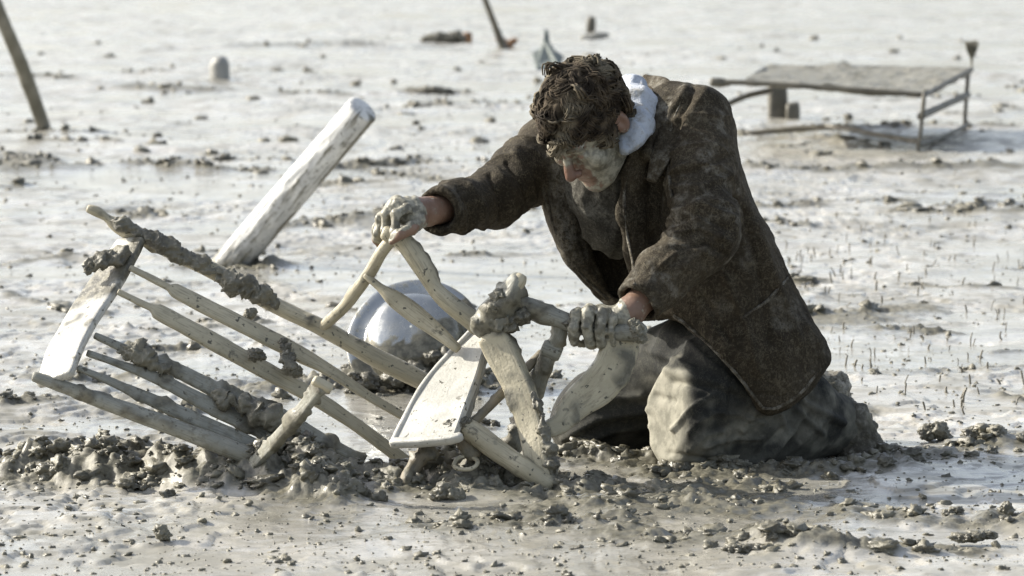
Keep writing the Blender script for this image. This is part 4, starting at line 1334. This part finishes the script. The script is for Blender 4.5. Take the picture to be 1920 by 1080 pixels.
jV = cloth_fold(jV, jF, [
    (axT, (0.3, -0.9, 0.2), 3.2, 11, .0085, 5, mT),
    (W(1300, 700, 8.8) - W(1400, 420, 8.8), (0, -1, 0), 5, 17, .004, 8, mT),
    (np.cross(eL - sL, (0, -1, 0)) + 0.5 * (eL - sL), eL - sL, 7, 20, .0095, 15, mL * (0.45 + 0.75 * np.exp(-(dEl / .14) ** 2))),
    (wL - eL, np.cross(wL - eL, (0, -1, 0)), 18, 8, .005, 16, mL * np.exp(-(dEl / .16) ** 2)),
    (np.cross(eR - sR, (0, -1, 0)) + 0.6 * (eR - sR), eR - sR, 9, 24, .0065, 25, mR),
])
jN = vnormals(jV, jF)
camside = sstep(0.1, -0.3, jN[:, 1])
groove = (px_line(jx, jy, [(1392, 596), (1440, 560), (1486, 512)], 3.2) * sstep(.085, .10, aL)
          + 0.8 * px_line(jx, jy, [(1258, 560), (1330, 480), (1372, 430)], 3) * 0
          + 2.6 * px_line(jx, jy, [(1238, 240), (1236, 300), (1230, 380), (1228, 450)], 11) + 0.8 * px_line(jx, jy, [(1300, 158), (1262, 215), (1252, 300), (1262, 380)], 4)
          + 0.9 * px_line(jx, jy, [(1402, 735), (1470, 742), (1540, 668)], 2.4))
jV = jV - jN * (0.0045 * groove * camside)[:, None]
for pts_, w_, h_ in [([(1286, 168), (1258, 210), (1244, 262)], 9, .007), ([(1322, 172), (1292, 214), (1282, 250)], 9, .006), ([(1300, 300), (1345, 260), (1368, 262)], 7, .004), ([(1272, 400), (1320, 386), (1370, 410)], 6, .010),
        ([(1266, 440), (1310, 425), (1360, 450)], 5, .009), ([(1280, 500), (1350, 440)], 5, .008), ([(1262, 350), (1310, 352), (1366, 330)], 6, .007), ([(1240, 500), (1275, 470)], 5, .006), ([(1262, 420), (1312, 404), (1364, 430)], 5, -.008), ([(1272, 470), (1320, 455), (1352, 472)], 5, -.007), ([(1252, 330), (1304, 322), (1370, 290)], 5, -.006), ([(1228, 524), (1264, 490)], 5, -.005),
        ([(1302, 165), (1278, 215), (1268, 252)], 5, -.007), ([(1396, 400), (1424, 520), (1442, 640)], 9, -.007), ([(1420, 420), (1462, 540), (1500, 640)], 9, .007), ([(1360, 520), (1400, 610), (1424, 700)], 8, .006), ([(1320, 560), (1370, 640)], 7, -.006), ([(1040, 300), (1060, 400), (1096, 500)], 6, -.005), ([(860, 356), (882, 392), (880, 432)], 4, -.006), ([(918, 330), (938, 366), (938, 412)], 4, -.006), ([(950, 305), (975, 345), (985, 385)], 4, -.006), ([(880, 352), (905, 390), (905, 425)], 6, .006), ([(930, 320), (958, 360), (962, 400)], 7, .007), ([(965, 290), (990, 330), (1000, 372)], 7, .006)]:
    jV = jV + jN * (h_ * px_line(jx, jy, pts_, w_) * camside)[:, None]
jm = np.clip(0.22 * sstep(0.25, 0.8, fbm(jV * 12, 4, 14)) * sstep(0.1, .8, jN[:, 2] + 0.3)
             + 0.25 * px_line(jx, jy, [(1040, 310), (1052, 400), (1072, 480)], 20) * camside
             + 0.30 * sstep(.25, .9, ridge(jV * 26, 29) * .6 + fbm(jV * 30, 3, 19) * .5) * mL, 0, 0.6)
obj('jacket', jV, jF, M['jacket'], man, attrs={'mud': jm})

def on_surface(V, vx, vy, pts, n, lift):
    """3-D path along the visible surface under photo points"""
    q = catmull(np.array(pts, float), n)
    out = []
    for a_, b_ in q:
        r = np.hypot(vx - a_, vy - b_)
        k = np.where(r < max(4.0, r.min() + 1.5))[0]
        out.append(V[k[np.argmin(V[k, 1])]])
    out = np.array(out)
    for _ in range(4): out[1:-1] = 0.5 * out[1:-1] + 0.25 * (out[:-2] + out[2:])
    return out + np.array([0, -lift, 0])
jx, jy = proj(jV[:, 0], jV[:, 1], jV[:, 2])
jack = bpy.data.objects['jacket']
for nm_, pts_, w_ in [('hem', [(1262, 594), (1306, 628), (1376, 698), (1424, 764)], .0042), ('hem', [(1428, 768), (1448, 772), (1500, 742), (1542, 690)], .0042),
                      ('lapel_edge', [(1012, 282), (1016, 340), (1030, 412), (1058, 478), (1092, 524), (1136, 563)], .0038), ('lapel_edge', [(1172, 330), (1168, 400), (1180, 470), (1190, 530)], .0035),
                      ('seam', [(1298, 162), (1262, 215), (1250, 290), (1256, 370)], .0028), ('pocket_edge', [(1392, 596), (1440, 560), (1486, 514)], .0036)]:
    q = on_surface(jV, jx, jy, pts_, 14, 0.0005)
    V, F, mm = sweep([list(p) + [w_, w_ * .8] for p in q], ns=8, step=0.006, seed=3)
    obj(nm_, V, F, M['jacket'], jack, attrs={'mud': 0.30 + 0.35 * fbm(V * 30, 2, 5)})

P = [list(W(*p[:3])) + [p[3] * 8.8 / FPX, .0065] for p in [(1204, 152, 9.0, 16), (1240, 166, 8.93, 22), (1262, 200, 8.80, 25), (1258, 246, 8.735, 24), (1240, 292, 8.70, 20), (1222, 340, 8.69, 11)]]
V, F, mm = sweep(P, (-0.35, -0.8, 0.45), ns=20, step=0.006, power=3, seed=9)
V = V + 0.004 * fbm(V * 16, 3, 9)[:, None] * np.array([0.3, -1, .3])
obj('collar', V, F, M['jacket'], jack, attrs={'mud': 0.35 * sstep(.1, .7, fbm(V * 25, 3, 5))})

# sweater in the open front
S = Field(W(980, 600, 8.7) * (1, 0, 0) + (0, 8.5, 0.20), W(1420, 250, 8.7) * (1, 0, 0) + (0, 9.2, .90), 0.0045)
S.chain([w4(1165, 285, 8.84, .075), w4(1150, 345, 8.865, .080), w4(1165, 400, 8.90, .078), w4(1185, 430, 8.96, .060)], 0.02, 0.05)
S.chain([w4(1150, 300, 8.79, .028), w4(1180, 270, 8.77, .03)], 0.02)
sV, sF = S.mesh(2)
sV = cloth_fold(sV, sF, [(W(1200, 560, 8.9) - W(1160, 320, 8.85), (1, 0, 0), 3, 34, .010, 41, 1.0), (W(1230, 480, 8.9) - W(1120, 380, 8.85), (0, -1, .5), 5, 20, .005, 44, 1.0)])
obj('sweater', sV, sF, M['sweater'], man, attrs={'mud': 0.22 * sstep(0, .6, fbm(sV * 13, 3, 3) + (sV[:, 2] - .58) * 5)})  # pale mud fades downwards, painting in the shade inside the open jacket

# pale scarf at the neck
S = Field(W(1120, 300, 8.7) * (1, 0, 0) + (0, 8.55, 0.58), W(1260, 250, 8.7) * (1, 0, 0) + (0, 9.1, 1.0), 0.0035)
S.chain([w4(1150, 172, 8.98, .022), w4(1182, 172, 8.90, .028), w4(1200, 196, 8.80, .030), w4(1200, 232, 8.73, .028), w4(1186, 262, 8.69, .018), w4(1172, 276, 8.68, .010)], 0.01, 0.03)
S.chain([w4(1186, 178, 8.88, .024), w4(1207, 214, 8.78, .020), w4(1196, 250, 8.71, .014)], 0.006, 0.02)
cV_, cF_ = S.mesh(1)
cV_ = cloth_fold(cV_, cF_, [(W(1195, 265, 8.7) - W(1195, 175, 8.85), (1, 0, 0), 6, 40, .008, 51, 1.0), ((0, -.3, 1), (1, 0, .3), 30, 50, .003, 57, 1.0)])
obj('scarf', cV_, cF_, M['scarf'], man, attrs={'mud': 0.85 * sstep(.05, .55, fbm(cV_ * 26, 3, 9))})

# trousers
T = Field((W(1010, 0, 8.7)[0], 8.52, -0.03), (W(1640, 0, 8.9)[0], 9.46, .46), 0.0052)
T.chain([w4(1420, 645, 8.88, .105), w4(1350, 715, 8.80, .100), w4(1288, 770, 8.76, .088), w4(1282, 800, 8.755, .082)], 0.04, 0.04)
T.chain([w4(1292, 826, 8.765, .070), w4(1380, 815, 8.83, .076), w4(1480, 808, 8.91, .068), w4(1572, 806, 8.98, .052)], 0.035, 0.04)
x, y, z = T.xyz()
fn_ = nrm((-0.84, -0.53, 0.08)); fp_ = W(1281, 790, 8.688)      # the cloth stretched flat over the shin side of the knee
T.put(((x - fp_[0]) * fn_[0] + (y - fp_[1]) * fn_[1] + (z - fp_[2]) * fn_[2]).astype(np.float32), (slice(None),) * 3, 0.016, 'i')
T.chain([w4(1380, 640, 9.06, .12), w4(1250, 710, 9.06, .10), w4(1130, 768, 9.08, .082), w4(1102, 792, 9.09, .076)], 0.05, 0.04)
T.chain([w4(1100, 800, 9.10, .070), w4(1300, 780, 9.2, .072), w4(1520, 756, 9.27, .05)], 0.04, 0.04)
T.chain([w4(1400, 630, 8.98, .12), w4(1300, 660, 8.94, .085)], 0.05, 0.04)
T.chain([w4(1390, 770, 8.79, .07), w4(1500, 760, 8.90, .066), w4(1556, 782, 8.97, .05)], 0.05, 0.04)
tV, tF = T.mesh(2)
del T
tx, ty = proj(tV[:, 0], tV[:, 1], tV[:, 2])
nearleg = sstep(9.0, 8.93, tV[:, 1])
tV = cloth_fold(tV, tF, [
    (W(1480, 700, 8.85) - W(1260, 850, 8.75), (0, -.5, 1), 5, 13, .0028, 61, nearleg),
    (W(1420, 690, 8.85) - W(1240, 760, 8.75), (0, -.3, 1), 5, 24, .0016, 63, nearleg),
    (W(1240, 700, 9.0) - W(1060, 800, 9.0), (0, -.3, 1), 4, 17, .005, 65, 1 - nearleg),
], 0.0005)
tN = vnormals(tV, tF)
for pts_, w_, h_ in [([(1264, 806), (1296, 764), (1340, 738)], 4, .008), ([(1290, 812), (1316, 786), (1352, 770)], 4, .006), ([(1290, 846), (1324, 816), (1352, 808)], 4, .006),
        ([(1250, 694), (1300, 706), (1372, 722)], 8, .007), ([(1392, 806), (1416, 770), (1460, 774), (1474, 806), (1440, 850)], 6, .009), ([(1354, 735), (1366, 800), (1356, 876)], 9, .006),
        ([(1352, 886), (1424, 862), (1490, 806), (1526, 748)], 7, .012), ([(1470, 728), (1522, 764), (1576, 792)], 7, .013), ([(1462, 742), (1504, 776), (1540, 812)], 5, .008),
        ([(1100, 752), (1205, 742)], 6, .010), ([(1058, 822), (1120, 786), (1212, 768)], 7, .011), ([(1080, 836), (1150, 808), (1212, 800)], 6, .008),
        ([(1432, 792), (1380, 776), (1330, 772)], 3.5, .005), ([(1428, 822), (1372, 822), (1320, 838)], 3.5, .005), ([(1540, 790), (1490, 836), (1440, 872)], 6, .008),
        ([(1290, 640), (1322, 672), (1372, 712)], 6, .006), ([(1212, 655), (1250, 668), (1296, 690)], 7, .007), ([(1228, 742), (1262, 752)], 6, -.006), ([(1380, 700), (1430, 760)], 6, -.006)]:
    tV = tV + tN * (h_ * px_line(tx, ty, pts_, w_) * sstep(.2, -.2, tN[:, 1]))[:, None]
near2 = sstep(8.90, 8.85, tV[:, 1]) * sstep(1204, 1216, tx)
knee = near2 * sstep(1300, 1262, tx + 8 * fbm(tV * 15, 2, 2) + 0.10 * (ty - 760)) * nearleg * sstep(686, 698, ty + 6 * fbm(tV * 22, 2, 3))  # sunlit side of the knee, painted in as a paler colour
seam = px_line(tx, ty, [(1372, 700), (1365, 790), (1352, 880)], 3) * nearleg + px_line(tx, ty, [(1395, 800), (1440, 772), (1490, 742)], 4) * nearleg + px_line(tx, ty, [(1255, 850), (1400, 872), (1470, 800), (1515, 740)], 5) * nearleg
tV = tV - tN * (0.006 * seam)[:, None]
tV = tV - tN * (0.016 * px_line(tx, ty, [(1345, 900), (1428, 874), (1494, 816), (1522, 752)], 9) * nearleg + 0.008 * px_line(tx, ty, [(1262, 716), (1330, 728), (1400, 750)], 6) * nearleg)[:, None]
mud_and_knee_sun = np.clip(1.2 * knee + 0.45 * nearleg * sstep(.0, .8, fbm(tV * 14, 4, 16)) + 0.3 * sstep(.05, .0, tV[:, 2] + .02 * fbm(tV * 20, 2, 4)) + .35 * px_line(tx, ty, [(1395, 790), (1440, 775), (1480, 800)], 30) * nearleg, 0, 1)  # mud smears and the painted sunlight on the knee share this attribute
obj('trousers', tV, tF, M['trousers'], man, attrs={'mud': mud_and_knee_sun})

# boots
def boot(chains, sole, seed):
    lo = np.min([p[:3] for c in chains for p in c], axis=0) - .09; hi = np.max([p[:3] for c in chains for p in c], axis=0) + .09
    S = Field(lo, hi, 0.0042)
    for c in chains: S.chain(c, 0.02, 0.02)
    V, F = S.mesh(1)
    N = vnormals(V, F)
    V = V + N * (0.012 * np.maximum(fbm(V * 22, 3, seed), -.3) + 0.004 * fbm(V * 80, 2, seed + 4))[:, None]
    return obj('boot', V, F, M['boot'], man, attrs={'mud': sstep(-.1, .6, fbm(V * 20, 3, seed + 7)) * .8})
boot([[w4(1566, 800, 8.97, .048), w4(1592, 796, 8.98, .046)], [w4(1590, 800, 8.985, .044), w4(1607, 842, 8.97, .042), w4(1604, 866, 8.94, .034)], [w4(1612, 805, 8.99, .03), w4(1626, 858, 8.975, .026)]], None, 7)
boot([[w4(1520, 745, 9.24, .045), w4(1548, 742, 9.26, .046)], [w4(1552, 742, 9.26, .044), w4(1578, 790, 9.25, .04), w4(1580, 815, 9.22, .034)], [w4(1566, 736, 9.27, .03), w4(1596, 795, 9.26, .026)]], None, 17)
